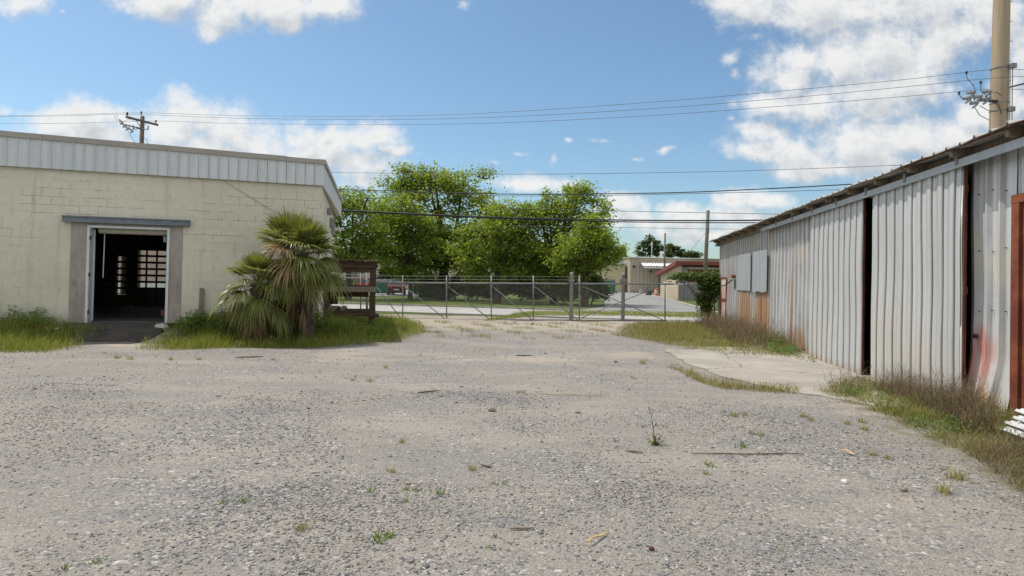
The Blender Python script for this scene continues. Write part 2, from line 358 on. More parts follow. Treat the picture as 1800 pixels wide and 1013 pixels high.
def galv_mat(name, c1, c2, metal=.35, rough=.45, stains=(), streak=1.0, foot=None, footh=.45, grime_shade=0.0):
    """weathered sheet metal in wall coordinates (x along, z up); stains = (x, z, rx, rz, colour, strength)"""
    m, t = new_mat(name); v = t.n('ShaderNodeTexCoord').outputs['Object']; s_ = t.n('ShaderNodeSeparateXYZ', {0: v})
    vs = t.n('ShaderNodeMapping', {0: v, 3: (9, 9, .35)}).outputs[0]
    n1 = t.noise(vs, 1.0, 6, .65); n2 = t.noise(v, 1.3, 6, .65); n3 = t.noise(v, 45, 4, .7)
    col = t.mix(t.ss(n1, .3, .7), c1, c2)
    col = t.mix(t.math('MULTIPLY', t.ss(n2, .5, .72), .45*streak), col, (.40, .385, .35))
    col = t.mix(t.math('MULTIPLY', t.ss(t.noise(vs, 2.3, 5, .7), .6, .78), .5*streak), col, (.36, .31, .25))
    col = t.mix(t.math('MULTIPLY', t.ss(n3, .45, .75), .18), col, (.28, .29, .30))
    stripe = t.ss(t.noise(t.n('ShaderNodeMapping', {0: v, 3: (15, 15, .22)}).outputs[0], 1.0, 5, .7), .42, .60)
    wn = t.n('ShaderNodeTexWhiteNoise', {'W': t.math('FLOOR', t.math('MULTIPLY', s_.outputs[0], 1.12))}, noise_dimensions='1D').outputs['Value']
    col = t.mix(t.math('MULTIPLY', wn, .16), col, (.40, .41, .42))
    rmask = None
    if grime_shade:       # rib shade painted into the near flanks, mixed with rust-brown dirt
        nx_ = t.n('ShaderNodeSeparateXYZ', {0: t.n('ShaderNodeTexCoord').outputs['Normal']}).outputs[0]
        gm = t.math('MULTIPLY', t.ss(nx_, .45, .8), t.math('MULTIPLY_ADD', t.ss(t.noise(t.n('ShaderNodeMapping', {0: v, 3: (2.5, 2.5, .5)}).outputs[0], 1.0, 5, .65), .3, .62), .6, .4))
        rmask = t.math('MULTIPLY', gm, grime_shade); col = t.mix(rmask, col, t.mix(t.noise(v, 2.1, 4), (.085, .075, .07), (.17, .10, .065)))
    for (x, z, rx, rz, c, k) in stains:
        d = t.vec('LENGTH', t.vec('MULTIPLY_ADD', v, (1/rx, 0, 1/rz), (-x/rx, 0, -z/rz)))
        f = t.ss(t.math('ADD', d, t.math('MULTIPLY_ADD', t.noise(vs, 1.7, 7, .75), 1.8, -.9)), 1.12, .45)
        f = t.math('MULTIPLY', t.math('MULTIPLY', f, k), t.math('MULTIPLY_ADD', stripe, .62, .38)); col = t.mix(f, col, c)
        rmask = f if rmask is None else t.math('MAXIMUM', rmask, f)
    if foot:
        f = t.ss(t.math('ADD', s_.outputs[2], t.math('MULTIPLY_ADD', t.noise(vs, 1.6, 6, .7), -footh*2.2, footh*.9)), footh*.55, -.1)
        f = t.math('MULTIPLY', f, .8); col = t.mix(f, col, t.mix(t.noise(v, 8, 4), (.34, .15, .06), foot))
        rmask = f if rmask is None else t.math('MAXIMUM', rmask, f)
    met = metal if rmask is None else t.math('MULTIPLY', t.math('SUBTRACT', 1.0, rmask), metal)
    finish(t, col, t.math('MULTIPLY_ADD', n2, .25, rough-.12), met, t.noise(v, 5, 3, .6), .25, .012, .4); return m
M['fascia'] = rough_mat('white_fascia', (.60, .63, .66), (.68, .70, .72), 1.2, .45, metallic=.0, bstr=.05, stretch=(4, 4, .5), spec=.5)
M['cap'] = rough_mat('grey_cap', (.33, .31, .28), (.40, .375, .34), 1.0, .6, bstr=.05)
M['soffit'] = rough_mat('soffit', (.50, .45, .38), (.58, .53, .46), 2.0, .7, bstr=.1)
M['frame_white'] = rough_mat('frame_paint', (.60, .63, .66), (.70, .72, .74), 5, .5, bstr=.1, c3=(.35, .33, .31), c3t=(.7, .8))
M['lintel'] = rough_mat('lintel_steel', (.155, .185, .215), (.20, .23, .26), 4, .55, bstr=.15, c3=(.20, .16, .13), c3t=(.68, .8))
M['jamb'] = rough_mat('raw_concrete', (.31, .27, .235), (.40, .355, .315), 2.5, .9, bstr=.35, bscale=25, stretch=(1, 1, .4), c3=(.22, .19, .165), c3t=(.55, .75))
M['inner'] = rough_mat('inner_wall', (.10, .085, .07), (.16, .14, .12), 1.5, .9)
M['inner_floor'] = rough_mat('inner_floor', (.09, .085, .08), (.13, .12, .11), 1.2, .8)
M['roofing'] = rough_mat('roofing', (.20, .19, .18), (.27, .26, .25), 1, .9)
M['dark_steel'] = rough_mat('dark_steel', (.03, .03, .03), (.06, .055, .05), 6, .6)
M['galv'] = rough_mat('galvanised_pipe', (.22, .225, .23), (.30, .305, .31), 7, .5, metallic=.4, bstr=.08, c3=(.24, .21, .18), c3t=(.66, .8))
M['wire'] = rough_mat('black_cable', (.012, .012, .014), (.022, .022, .024), 4, .6)
M['wire_grey'] = rough_mat('grey_conductor', (.10, .10, .11), (.15, .15, .16), 4, .5, metallic=.3)
M['wood_old'] = rough_mat('weathered_timber', (.06, .038, .025), (.115, .078, .053), 3, .9, stretch=(.8, 9, 9), bstr=.6, bscale=30, c3=(.22, .19, .16), c3t=(.6, .78), bdist=.006)
M['wood_grey'] = rough_mat('grey_timber', (.20, .165, .125), (.28, .24, .19), 3, .9, stretch=(9, 9, .8), bstr=.5, bscale=30)
M['pole_wood'] = rough_mat('pole_timber', (.13, .105, .08), (.20, .165, .125), 2, .9, stretch=(8, 8, .5), bstr=.5, bscale=25, c3=(.09, .09, .06), c3t=(.6, .75))
M['pole_con'] = rough_mat('spun_concrete', (.36, .285, .195), (.43, .345, .245), 1.2, .8, bstr=.15, bscale=40, stretch=(4, 4, .4))
M['bark'] = rough_mat('tree_bark', (.055, .043, .032), (.11, .088, .065), 5, .95, bstr=.9, bscale=18, stretch=(3, 3, .7), bdist=.02)
M['rust'] = rough_mat('rust_red', (.15, .035, .02), (.25, .075, .035), 3, .85, bstr=.4, bscale=30, c3=(.38, .17, .06), c3t=(.62, .78))
M['rust_dark'] = rough_mat('rust_dark', (.085, .032, .02), (.14, .058, .033), 4, .85, bstr=.3)
M['porcelain'] = rough_mat('porcelain', (.25, .25, .27), (.34, .34, .36), 5, .3, spec=.6)
M['red_brick'] = rough_mat('pink_brick', (.46, .35, .31), (.54, .42, .37), 1.5, .9)
M['beige_block'] = rough_mat('beige_block', (.50, .45, .28), (.56, .51, .33), .5, .85, bstr=.15)
M['white_roof'] = rough_mat('white_trim', (.68, .68, .67), (.76, .76, .75), 1, .6)
M['maroon'] = rough_mat('maroon_paint', (.13, .022, .022), (.175, .032, .03), 1.2, .6)
M['maroon_roof'] = rough_mat('maroon_roof', (.19, .045, .04), (.25, .065, .055), 1.0, .55)
M['tan_wall'] = rough_mat('tan_stucco', (.52, .44, .30), (.58, .50, .36), 1, .85)
M['slat_grey'] = rough_mat('grey_slats', (.21, .20, .21), (.27, .26, .27), 2, .7, stretch=(6, 6, .3))
M['green_bin'] = rough_mat('green_steel', (.012, .14, .075), (.02, .19, .10), 2, .55, c3=(.06, .10, .06), c3t=(.66, .8))
M['yellow'] = rough_mat('yellow_sticker', (.65, .42, .04), (.7, .48, .06), 4, .6)
M['orange'] = rough_mat('orange_plastic', (.75, .13, .02), (.82, .17, .03), 4, .5)
M['white_band'] = rough_mat('white_band', (.72, .72, .70), (.8, .8, .78), 4, .5)
M['rubber'] = rough_mat('rubber', (.018, .018, .018), (.03, .03, .03), 6, .8)
M['car_red'] = rough_mat('red_car_paint', (.38, .018, .018), (.44, .025, .022), 1, .25, spec=.6, bstr=0)
M['car_dark'] = rough_mat('dark_red_paint', (.07, .012, .014), (.09, .016, .018), 1, .25, spec=.6, bstr=0)
M['car_silver'] = rough_mat('silver_car_paint', (.45, .46, .48), (.5, .51, .53), 1, .25, metallic=.4, spec=.6, bstr=0)
M['car_glass'] = rough_mat('car_glass', (.02, .025, .03), (.035, .04, .045), 2, .06, spec=.8, bstr=0)
M['rim'] = rough_mat('wheel_rim', (.35, .35, .36), (.42, .42, .43), 4, .35, metallic=.6)
M['lamp_glass'] = rough_mat('lamp_glass', (.6, .6, .58), (.7, .7, .68), 4, .2, spec=.6, bstr=0)
M['tail_red'] = rough_mat('tail_lamp', (.4, .02, .02), (.5, .03, .03), 4, .2, bstr=0)
M['paper'] = rough_mat('paper', (.68, .67, .64), (.76, .75, .72), 6, .9)
M['twig'] = rough_mat('twig', (.13, .085, .05), (.22, .16, .10), 12, .9, stretch=(2, 2, 2))
M['barkchip'] = rough_mat('pale_bark_chip', (.42, .30, .16), (.52, .39, .23), 14, .9)
M['log'] = rough_mat('cut_log', (.17, .14, .10), (.27, .23, .17), 6, .9, bstr=.5)
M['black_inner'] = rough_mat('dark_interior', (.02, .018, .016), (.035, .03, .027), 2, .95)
M['sheet_white'] = rough_mat('pale_sheets', (.58, .58, .57), (.68, .68, .67), 3, .5, bstr=.1, c3=(.42, .38, .33), c3t=(.62, .75))
M['purple'] = leaf_mat('purple_leaf', [(0, (.010, .004, .009)), (.5, (.024, .009, .018)), (1, (.05, .02, .03))], .2)
M['leaf'] = leaf_mat('oak_leaf', [(0, (.125, .17, .034)), (.3, (.19, .26, .046)), (.6, (.245, .32, .06)), (.85, (.29, .36, .08)), (1, (.36, .41, .13))], .62)
M['leaf2'] = leaf_mat('oak_leaf_yellow', [(0, (.12, .15, .034)), (.3, (.18, .22, .045)), (.6, (.24, .285, .06)), (.85, (.29, .335, .085)), (1, (.36, .39, .13))], .6)
M['shrub'] = leaf_mat('shrub_leaf', [(0, (.04, .065, .015)), (.4, (.08, .125, .027)), (.75, (.13, .185, .04)), (1, (.19, .235, .065))], .4)
M['pine'] = leaf_mat('pine_leaf', [(0, (.035, .055, .02)), (.5, (.075, .11, .035)), (1, (.13, .16, .06))], .35)
M['grass'] = leaf_mat('grass_blade', [(0, (.09, .13, .02)), (.35, (.17, .225, .034)), (.65, (.25, .29, .05)), (.85, (.34, .34, .09)), (1, (.44, .38, .18))], .45)
M['grass_mix'] = leaf_mat('grass_mixed', [(0, (.10, .11, .02)), (.3, (.19, .20, .04)), (.55, (.28, .25, .075)), (.8, (.36, .29, .13)), (1, (.42, .34, .19))], .35)
M['weed'] = leaf_mat('weed_leaf', [(0, (.07, .12, .025)), (.5, (.125, .20, .04)), (1, (.20, .28, .07))], .4)
M['dry'] = leaf_mat('dry_stem', [(0, (.075, .052, .034)), (.5, (.165, .12, .078)), (.85, (.27, .21, .14)), (1, (.38, .31, .21))], .2, .8)
M['frond'] = leaf_mat('palm_blade', [(0, (.07, .085, .018)), (.5, (.16, .185, .042)), (1, (.28, .295, .085))], .35, .35)
M['frond_pale'] = leaf_mat('palm_blade_pale', [(0, (.14, .16, .055)), (.5, (.27, .285, .115)), (1, (.42, .41, .22))], .3, .35)
M['frond_dead'] = leaf_mat('palm_blade_dead', [(0, (.13, .085, .045)), (.5, (.26, .18, .095)), (1, (.40, .31, .18))], .25, .7)
M['glass'] = M['car_glass']

# ------------------------------------------------------------------ ground
def sstep(x): x = np.clip(x, 0, 1); return x*x*(3-2*x)
DX0, DX1 = SX(1424), SX(1700)        # sliding doors along the shed wall
RAMPX = FB.hit(225, 560).x
def gz(x, y):
    x = np.asarray(x, float); y = np.asarray(y, float)
    lx, ly = FB.locxy(x, y)
    d = np.maximum(-ly, 0); side = np.maximum(lx, 0)
    z = .34*sstep(1-d/1.9)*sstep(1-side/1.6)*(ly < 12)*sstep((13-ly)/4)*(1-.55*sstep(1.7-np.abs(lx-RAMPX)/.95)*(ly < .3))
    sx, sy = FS.locxy(x, y)
    off = np.maximum(-sy, 0); door = sstep((np.abs(sx-(DX0+DX1)/2)-(DX1-DX0)/2)/1.0+.2)
    z = z + .14*sstep(1-off/1.4)*door*(sx > -1.5)*(sx < 26)
    z = np.where((ly > .15) & (ly < 12) & (lx < -.15), -.25, z)
    near = (y < 45) & (np.abs(x) < 40)
    z = z + near*(.018*np.sin(x*.9+1)*np.sin(y*.7)+.012*np.sin(x*2.3+y*1.1)+.008*np.sin(y*3.1-x*.7))*sstep((y-1)/4)
    return z
def gzf(x, y): return float(gz(np.array([x]), np.array([y]))[0])
def grid_mesh(name, xs, ys, zoff, mat, attrs=None, **tags):
    X, Y = np.meshgrid(xs, ys); Z = gz(X, Y)+zoff
    V = np.stack([X.ravel(), Y.ravel(), Z.ravel()], 1); nx, ny = len(xs), len(ys)
    i = np.arange(nx*ny).reshape(ny, nx)
    Q = np.stack([i[:-1, :-1].ravel(), i[:-1, 1:].ravel(), i[1:, 1:].ravel(), i[1:, :-1].ravel()], 1)
    return np_mesh(name, V, Q, mat, None, True, attrs(X.ravel(), Y.ravel()) if attrs else None, **tags)
def inpoly(X, Y, poly):
    r = np.zeros(X.shape, bool); n = len(poly)
    for k in range(n):
        (xa, ya), (xb, yb) = poly[k], poly[(k+1) % n]
        if ya == yb: continue
        r ^= ((ya > Y) != (yb > Y)) & (X < (xb-xa)*(Y-ya)/(yb-ya)+xa)
    return r
def gp(*pts): return [tuple(G(*p).xy) for p in pts]
wl = lambda F_, x, y: tuple(F_.wld((x, y, 0)).xy)
Z_LEFT = [wl(FB, -16, 0.0), wl(FB, 0, 0.0), wl(FB, .1, 7.5), tuple(G(668, 557).xy), tuple(G(738, 566).xy), tuple(G(752, 585).xy), tuple(G(700, 603).xy), tuple(G(560, 612).xy), tuple(G(380, 614).xy), tuple(G(200, 618).xy), tuple(G(0, 621).xy), tuple(G(-260, 622).xy)]
Z_RIGHT = [tuple(G(1078, 588).xy), tuple(G(1140, 601).xy), tuple(G(1215, 616).xy), tuple(G(1300, 628).xy), tuple(G(1445, 641).xy), wl(FS, DX0-.1, 0), wl(FS, 0, 0), tuple(G(1180, 566).xy), tuple(G(1100, 570).xy)]
Z_EDGE = gp((1172, 645), (1205, 662), (1262, 682), (1330, 690), (1405, 694), (1405, 686), (1330, 681), (1255, 669), (1215, 655))
Z_NEAR = [tuple(G(1430, 690).xy), tuple(G(1500, 668).xy), wl(FS, DX0+4.0, -.45), wl(FS, DX1-.2, -.2), wl(FS, DX1+2.3, 0), wl(FS, DX1+5.5, 0), tuple(G(1900, 920).xy), tuple(G(1800, 872).xy), tuple(G(1700, 800).xy), tuple(G(1600, 758).xy), tuple(G(1510, 715).xy)]
Z_GATE = gp((845, 566), (940, 557), (1100, 557), (1290, 562), (1290, 553), (1100, 549.5), (930, 549.5))
def dist_in(X, Y, poly, soft):
    """1 well inside the polygon, falling to 0 about `soft` metres outside"""
    d = np.full(X.shape, 1e9); n = len(poly)
    for k in range(n):
        a = np.array(poly[k]); b = np.array(poly[(k+1) % n]); ab = b-a; L = (ab**2).sum()+1e-9
        t = np.clip(((X-a[0])*ab[0]+(Y-a[1])*ab[1])/L, 0, 1)
        d = np.minimum(d, np.hypot(X-a[0]-t*ab[0], Y-a[1]-t*ab[1]))
    d = np.where(inpoly(X, Y, poly), d, -d)
    return np.clip(.5+d/soft, 0, 1)
def yard_attrs(X, Y):
    soil = np.zeros(X.shape)
    for P in (Z_LEFT, Z_RIGHT, Z_NEAR): soil = np.maximum(soil, dist_in(X, Y, P, 1.8))
    soil = np.maximum(soil, dist_in(X, Y, Z_EDGE, .5)*.8)
    rx, ry = FB.locxy(X, Y); cxr = FB.hit(238, 560).x
    soil *= 1-np.clip(1.4-np.abs(rx-cxr)/1.15, 0, 1)*(ry < 0)        # bare dirt before the doorway
    sand = np.clip((Y-17.5)/5, 0, 1)*.72 + np.clip((Y-11)/8, 0, 1)*.1
    for (px, py, r, k) in ((800, 630, 1.2, .5), (955, 632, 1.3, .7), (1010, 662, 1.6, .3), (240, 603, 1.1, 1.0), (1120, 625, 1.6, .6), (1480, 690, 1.2, .7), (1150, 690, 2.0, .3), (1520, 720, 1.0, .5), (600, 625, 1.6, .5), (1600, 900, .8, .45), (1300, 640, 2, .6)):
        c = G(px, py); sand = np.maximum(sand, k*np.clip(1.3-np.hypot((X-c.x), (Y-c.y))/r, 0, 1))
    for off in (-.85, .85):                                     # worn wheel tracks from the gate
        tx = 1.2+off*.9-.075*(26-Y)+.0045*(26-Y)**2+.25*np.sin(Y*.35)
        sand = np.maximum(sand, 0.32*np.clip(1.35-np.abs(X-tx)/.55, 0, 1)*np.clip((Y-3)/6, .35, 1))
    return {'soil': soil, 'sand': sand}
fx = np.concatenate([[-2500, -1200, -600, -300, -150, -90, -60], np.arange(-40, 40.1, 1.0), [60, 90, 150, 300, 600, 1200, 2500]])
fy = np.concatenate([[-600, -200, -60, -20, -6, -2], np.arange(0, 48.1, 1.0), [52, 58, 66, 80, 100, 140, 200, 300, 500, 900, 1600, 2800]])
def ground_base():
    X, Y = np.meshgrid(fx, fy); Z = gz(X, Y)-.03; Z[(Y < 26.6) & (X > -32) & (X < 30)] -= .06
    V = np.stack([X.ravel(), Y.ravel(), Z.ravel()], 1); nx, ny = len(fx), len(fy); i = np.arange(nx*ny).reshape(ny, nx)
    Q = np.stack([i[:-1, :-1].ravel(), i[:-1, 1:].ravel(), i[1:, 1:].ravel(), i[1:, :-1].ravel()], 1)
    np_mesh('ground', V, Q, M['lawn'], None, True, None, kind='structure')
ground_base()
grid_mesh('gravel_yard', np.arange(-34, 31.01, .25), np.concatenate([np.arange(-4, 0, .5), np.arange(0, 28.3, .2)]), 0.0, M['gravel'], yard_attrs, kind='structure')

# road beyond the gate, kerb, driveway, parking lot
rd = Vector((1, -.195, 0)).normalized(); rn = Vector((-rd.y, rd.x, 0)); K0 = Vector((-8.1, 37.1, 0))   # far kerb line
def strip(name, x0, x1, o0, o1, z0, z1, mat, **tags):
    a = K0+rd*x0; b = K0+rd*x1
    p = [a+rn*o0, b+rn*o0, b+rn*o1, a+rn*o1]
    return MB().hexa([(q.x, q.y, z0) for q in p]+[(q.x, q.y, z1) for q in p]).build(name, mat, **tags)
strip('road', -150, 150, -6.4, 0, -.05, .035, M['road'], kind='structure')
strip('kerb', -150, 11.6, 0, .18, -.05, .13, M['kerb'], kind='structure')
strip('kerb', 19.6, 150, 0, .18, -.05, .13, M['kerb'], kind='structure')
def sheet(name, pts, z, mat, thick=.06, **tags):
    pts = [(p[0], p[1]) for p in pts]
    return MB().prism(pts, z-thick, z, 'z').build(name, mat, **tags)
drive = gp((1066, 553), (1064, 540), (1062, 528), (1048, 519), (1020, 514), (1020, 511.5), (1107, 513), (1150, 514.5), (1147, 520.5), (1168, 526), (1199, 535), (1229, 544), (1258, 553))
drive[0] = tuple((K0+rd*11.6+rn*.0).xy); drive[-1] = tuple((K0+rd*19.6).xy)
sheet('driveway', drive, .03, M['drive'], kind='structure')
sheet('driveway_apron', [tuple((K0+rd*a+rn*b).xy) for a, b in ((11.2, -.9), (20.4, -.9), (19.8, .7), (11.8, .7))], .046, M['apron'], kind='structure')
kl = drive[8:]
mbk = MB()
for a, b in zip(kl[:-1], kl[1:]):
    mbk.bar((a[0]+.1, a[1], .06), (b[0]+.1, b[1], .06), .22, .16)
mbk.build('driveway_kerb', M['apron'], kind='structure')
sheet('parking_lot', [(-60, 60), (-13, 57), (-8.5, 62), (-9, 90), (-60, 92)], .02, M['drive'], kind='structure')

# ------------------------------------------------------------------ painted block building (left)
bb = thing('block_building', 'low cream painted concrete block building with white metal fascia and open doorway', 'building', (FB.o.x, FB.o.y, 0), FB.rz)
H = FB.hit
WL, WD = -20.0, 8.5                                    # wall runs from x = WL to 0, building depth WD
dl, dr_ = H(157, 500).x, H(291, 500).x                 # clear door opening
jl, jr = H(122, 500).x, H(319, 500).x
zfl = H(220, 566.5).z; zdt = H(225, 402.5).z; zlb = H(225, 394.5).z; zlt = H(225, 383.5).z
zfb = (H(0, 291).z+H(562, 326).z)/2
f0, f1 = H(0, 291), H(562, 326)                        # fascia foot
t0, t1 = H(0, 232), H(572, 283)                        # fascia top
def lerpz(a, b, x): return a.z+(b.z-a.z)*(x-a.x)/(b.x-a.x)
FBZ = lambda x: lerpz(f0, f1, x)
FTZ = lambda x: lerpz(t0, t1, x)
TH = .2
wf = MB()
wf.box(WL, jl, 0, TH, -.3, zlb); wf.box(jr, 0, 0, TH, -.3, zlb)
wf.hexa([(WL, 0, zlb), (0, 0, zlb), (0, TH, zlb), (WL, TH, zlb), (WL, 0, FBZ(WL)+.25), (0, 0, FBZ(0)+.25), (0, TH, FBZ(0)+.25), (WL, TH, FBZ(WL)+.25)])
wf.build('front_wall', M['block_x'], bb, label='shaded cream block wall with cracked open joints')
MB().box(-TH, 0, TH, WD-TH, -.3, FBZ(0)+.2).build('side_wall', M['block_y'], bb)
# rear wall with a barred window
bwx0, bwx1 = FB.hit(243, 470, WD-TH).x, FB.hit(300, 470, WD-TH).x+.5
bwz0, bwz1 = FB.hit(265, 507, WD-TH).z, FB.hit(265, 439, WD-TH).z
b2x0, b2x1 = FB.hit(205, 470, WD-TH).x, FB.hit(223, 470, WD-TH).x
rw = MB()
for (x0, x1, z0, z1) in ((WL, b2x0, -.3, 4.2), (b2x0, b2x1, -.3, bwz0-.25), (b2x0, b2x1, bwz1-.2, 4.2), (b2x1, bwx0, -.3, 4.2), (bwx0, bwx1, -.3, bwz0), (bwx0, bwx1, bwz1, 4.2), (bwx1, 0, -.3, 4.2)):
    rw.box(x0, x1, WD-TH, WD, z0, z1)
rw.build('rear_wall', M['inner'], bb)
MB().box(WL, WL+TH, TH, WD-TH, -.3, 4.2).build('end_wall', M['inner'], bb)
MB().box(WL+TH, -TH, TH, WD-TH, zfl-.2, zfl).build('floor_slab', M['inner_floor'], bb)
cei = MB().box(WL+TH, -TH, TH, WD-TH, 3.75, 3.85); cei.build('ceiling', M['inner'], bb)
# window bars of the rear opening
bars = MB()
for k in range(7):
    z = bwz0 + (bwz1-bwz0)*k/6; bars.box(b2x0-.3, bwx1+.03, WD-.32, WD-.26, z-.045, z+.035)
for k in range(5):
    x = bwx0 + .34*k - .02; bars.box(x-.03, x+.03, WD-.35, WD-.33, zfl, bwz1+.08)
bars.build('window_bars', M['dark_steel'], bb)
MB().lathe([(.28, 0), (.28, 1.9), (.24, 1.95)], 14, (b2x0+.2, WD+.5, .5)).build('vent_drum', M['wood_old'], bb)
# fascia
fa = MB(); FY = -.09
def ribbed(mb, xs_, zb, zt, yf):
    """standing-seam sheet: xs_ -> list of (x, y offset)"""
    o = len(mb.v)
    for x, y in xs_: mb.v.append((x, yf+y, zb(x))); mb.v.append((x, yf+y, zt(x)))
    for i in range(len(xs_)-1): mb.f.append((o+2*i, o+2*i+2, o+2*i+3, o+2*i+1))
xe = H(569, 300).x
prof = []; x = WL; k = 0
while x < xe-.05:
    prof += [(x-.012, 0), (x-.011, .045), (x-.001, .045), (x, 0), (x+.004, -.03), (x+.022, -.03), (x+.028, 0), (x+.10, 0), (x+.106, -.006), (x+.118, 0), (x+.165, 0), (x+.171, -.006), (x+.183, 0)]
    x += .236
prof = [p for p in prof if p[0] < xe] + [(xe, 0)]
ribbed(fa, prof, lambda x: FBZ(x)-.015, lambda x: FTZ(x), FY)
fo = fa.build('front_fascia', M['fascia'], bb)
cp = MB(); ct = .115
for s0, s1 in ((WL, -6.5), (-6.498, -.9), (-.898, xe+.015)):
    dz = .012 if s0 == -.898 else 0
    cp.hexa([(s0, FY-.045, FTZ(s0)-ct), (s1, FY-.045, FTZ(s1)-ct), (s1, FY+.25, FTZ(s1)-ct), (s0, FY+.25, FTZ(s0)-ct), (s0, FY-.045, FTZ(s0)+.012-dz), (s1, FY-.045, FTZ(s1)+.012-dz), (s1, FY+.25, FTZ(s1)+.012-dz), (s0, FY+.25, FTZ(s0)+.012-dz)])
cp.build('roof_edge_cap', M['cap'], bb)
# side fascia with soffit: runs back from the corner, flaring out
ea = FB.loc(at(567.5, 333, (FB.wld((xe, FY, 0))).y)); yb = WD+.2
eb = FB.hit(600, 381, yb); ebt = FB.hit(601, 353, yb)
zb0, zb1 = FBZ(0)-.01, eb.z; zt0, zt1 = FTZ(xe), ebt.z
x0s, x1s = xe+.004, eb.x
MB().hexa([(x0s, FY, zb0), (x1s, yb, zb1), (x1s-.05, yb, zb1), (x0s-.05, FY+.01, zb0), (x0s, FY, zt0-.10), (x1s, yb, zt1-.08), (x1s-.05, yb, zt1-.08), (x0s-.05, FY+.01, zt0-.10)]).build('side_fascia', M['fascia'], bb)
MB().hexa([(x0s+.05, FY-.045, zt0-.115), (x1s+.05, yb, zt1-.10), (x1s-.2, yb, zt1-.10), (x0s-.2, FY-.04, zt0-.115), (x0s+.05, FY-.045, zt0+.01), (x1s+.05, yb, zt1+.012), (x1s-.2, yb, zt1+.012), (x0s-.2, FY-.04, zt0+.01)]).build('side_edge_cap', M['cap'], bb)
MB().hexa([(.003, .01, zb0+.02), (x0s-.052, .01, zb0+.02), (x1s-.052, yb-.01, zb1+.02), (.003, yb-.01, zb1+.02), (.003, .01, zb0+.05), (x0s-.052, .01, zb0+.05), (x1s-.052, yb-.01, zb1+.05), (.003, yb-.01, zb1+.05)]).build('soffit', M['soffit'], bb)
MB().box(.003, x1s-.06, yb-.008, yb+.02, zb1+.02, zt1-.12).build('soffit_end', M['soffit'], bb)
rf = MB().hexa([(WL, FY+.26, 4.0), (x0s-.21, FY+.26, 4.0), (x1s-.21, yb, 4.0), (WL, yb, 4.0), (WL, FY+.26, FTZ(WL)-.15), (x0s-.21, FY+.26, zt0-.15), (x1s-.21, yb, zt1-.15), (WL, yb, FTZ(WL)-.4)])
rf.build('roof', M['roofing'], bb)
# doorway
dz_ = MB().box(H(112, 390).x, H(335, 390).x, -.10, -.002, zlb, zlt); dz_.box(H(112, 390).x, H(335, 390).x, -.13, -.10, zlt-.03, zlt); dz_.box(H(112, 390).x, H(335, 390).x, -.13, -.10, zlb, zlb+.03)
dz_.build('lintel', M['lintel'], bb)
for (a, b) in ((jl, dl-.075), (dr_+.075, jr)):
    MB().box(a, b, -.012, TH, zfl-.02, zlb-.002).build('concrete_jamb', M['jamb'], bb)
MB().box(jl, jr, .004, TH, zdt+.06, zlb-.003).build('door_header', M['jamb'], bb)
fr = MB()
fr.box(dl-.073, dl-.01, -.03, TH+.01, zfl-.03, zdt+.06); fr.box(dr_+.01, dr_+.073, -.03, TH+.01, zfl-.03, zdt+.06); fr.box(dl-.01, dr_+.01, -.03, TH+.01, zdt, zdt+.06)
fr.build('door_frame', M['frame_white'], bb, bevel=.004)
lf = MB(); lf.hexa([(dl-.02, .21, zfl+.02), (dl+.022, .215, zfl+.02), (dl-.33, 1.22, zfl+.02), (dl-.37, 1.2, zfl+.02), (dl-.02, .21, zdt-.03), (dl+.022, .215, zdt-.03), (dl-.33, 1.22, zdt-.03), (dl-.37, 1.2, zdt-.03)])
leaf = lf.build('door_leaf', M['frame_white'], bb)
for zz in (zfl+.25, (zfl+zdt)/2, zdt-.25): MB().box(dl-.012, dl+.03, -.045, -.03, zz-.05, zz+.05).build('hinge', M['dark_steel'], leaf)
MB().tube([(dl+.1, .25, zdt-.05), (dr_-.03, .25, zdt-.05)], .075, 12).build('shutter_roll', M['soffit'], bb)
MB().tube([(dl+.2, .3, zdt-.1), (dl+.19, .3, zfl+1.1)], .011, 6).build('pull_cord', M['frame_white'], bb)
MB().box(dr_-.09, dr_-.03, .04, .12, zdt-.3, zdt-.16).build('switch_box', M['galv'], bb)
MB().box(dr_-.10, dr_-.03, .05, .12, zfl+.16, zfl+.3).build('latch', M['rust'], bb)
# corner electrics on the side wall
for (py, yy, hh, ww, mt) in ((392, 5.0, .34, .26, 'galv'), (402, 6.4, .40, .22, 'porcelain'), (372, 3.2, .22, .16, 'galv')):
    q = FB.loc(at(575, py, FB.wld((0, yy, 0)).y)); MB().box(.003, .13, yy-ww/2, yy+ww/2, q.z-hh/2, q.z+hh/2).build('meter_box', M[mt], bb, bevel=.01)
q = FB.loc(at(585, 403, FB.wld((0, 7.4, 0)).y)); MB().tube([(.003, 7.4, q.z), (.42, 7.4, q.z+.02)], .06, 10).build('vent_pipe', M['white_roof'], bb)
MB().tube([(.06, 6.4, q.z-.2), (.06, 6.4, .2)], .025, 8).build('conduit', M['galv'], bb)
pA, pB = H(392, 318), H(486, 374)
MB().tube([(pA.x, -.012, pA.z), (pB.x, -.012, pB.z), (pB.x+.5, -.012, pB.z-.22)], .008, 5).build('wall_cable', M['soffit'], bb)

# asphalt ramp up to the doorway
rp = MB(); r0, r1 = jl-.1, dr_+.12
top = zfl-.012
rp.hexa([(r0, -1.9, -.1), (r1-.1, -1.9, -.1), (r1, -.002, -.1), (r0, -.002, -.1), (r0+1.0, -1.75, .03), (r1-.35, -1.75, .03), (r1, -.002, top), (r0, -.002, top)])
ro = rp.build('entrance_ramp', M['ramp']); ro.location = (FB.o.x, FB.o.y, 0); ro.rotation_euler = (0, 0, FB.rz)
tag(ro, 'dark asphalt ramp sloping down from the open doorway of the block building', 'ramp')
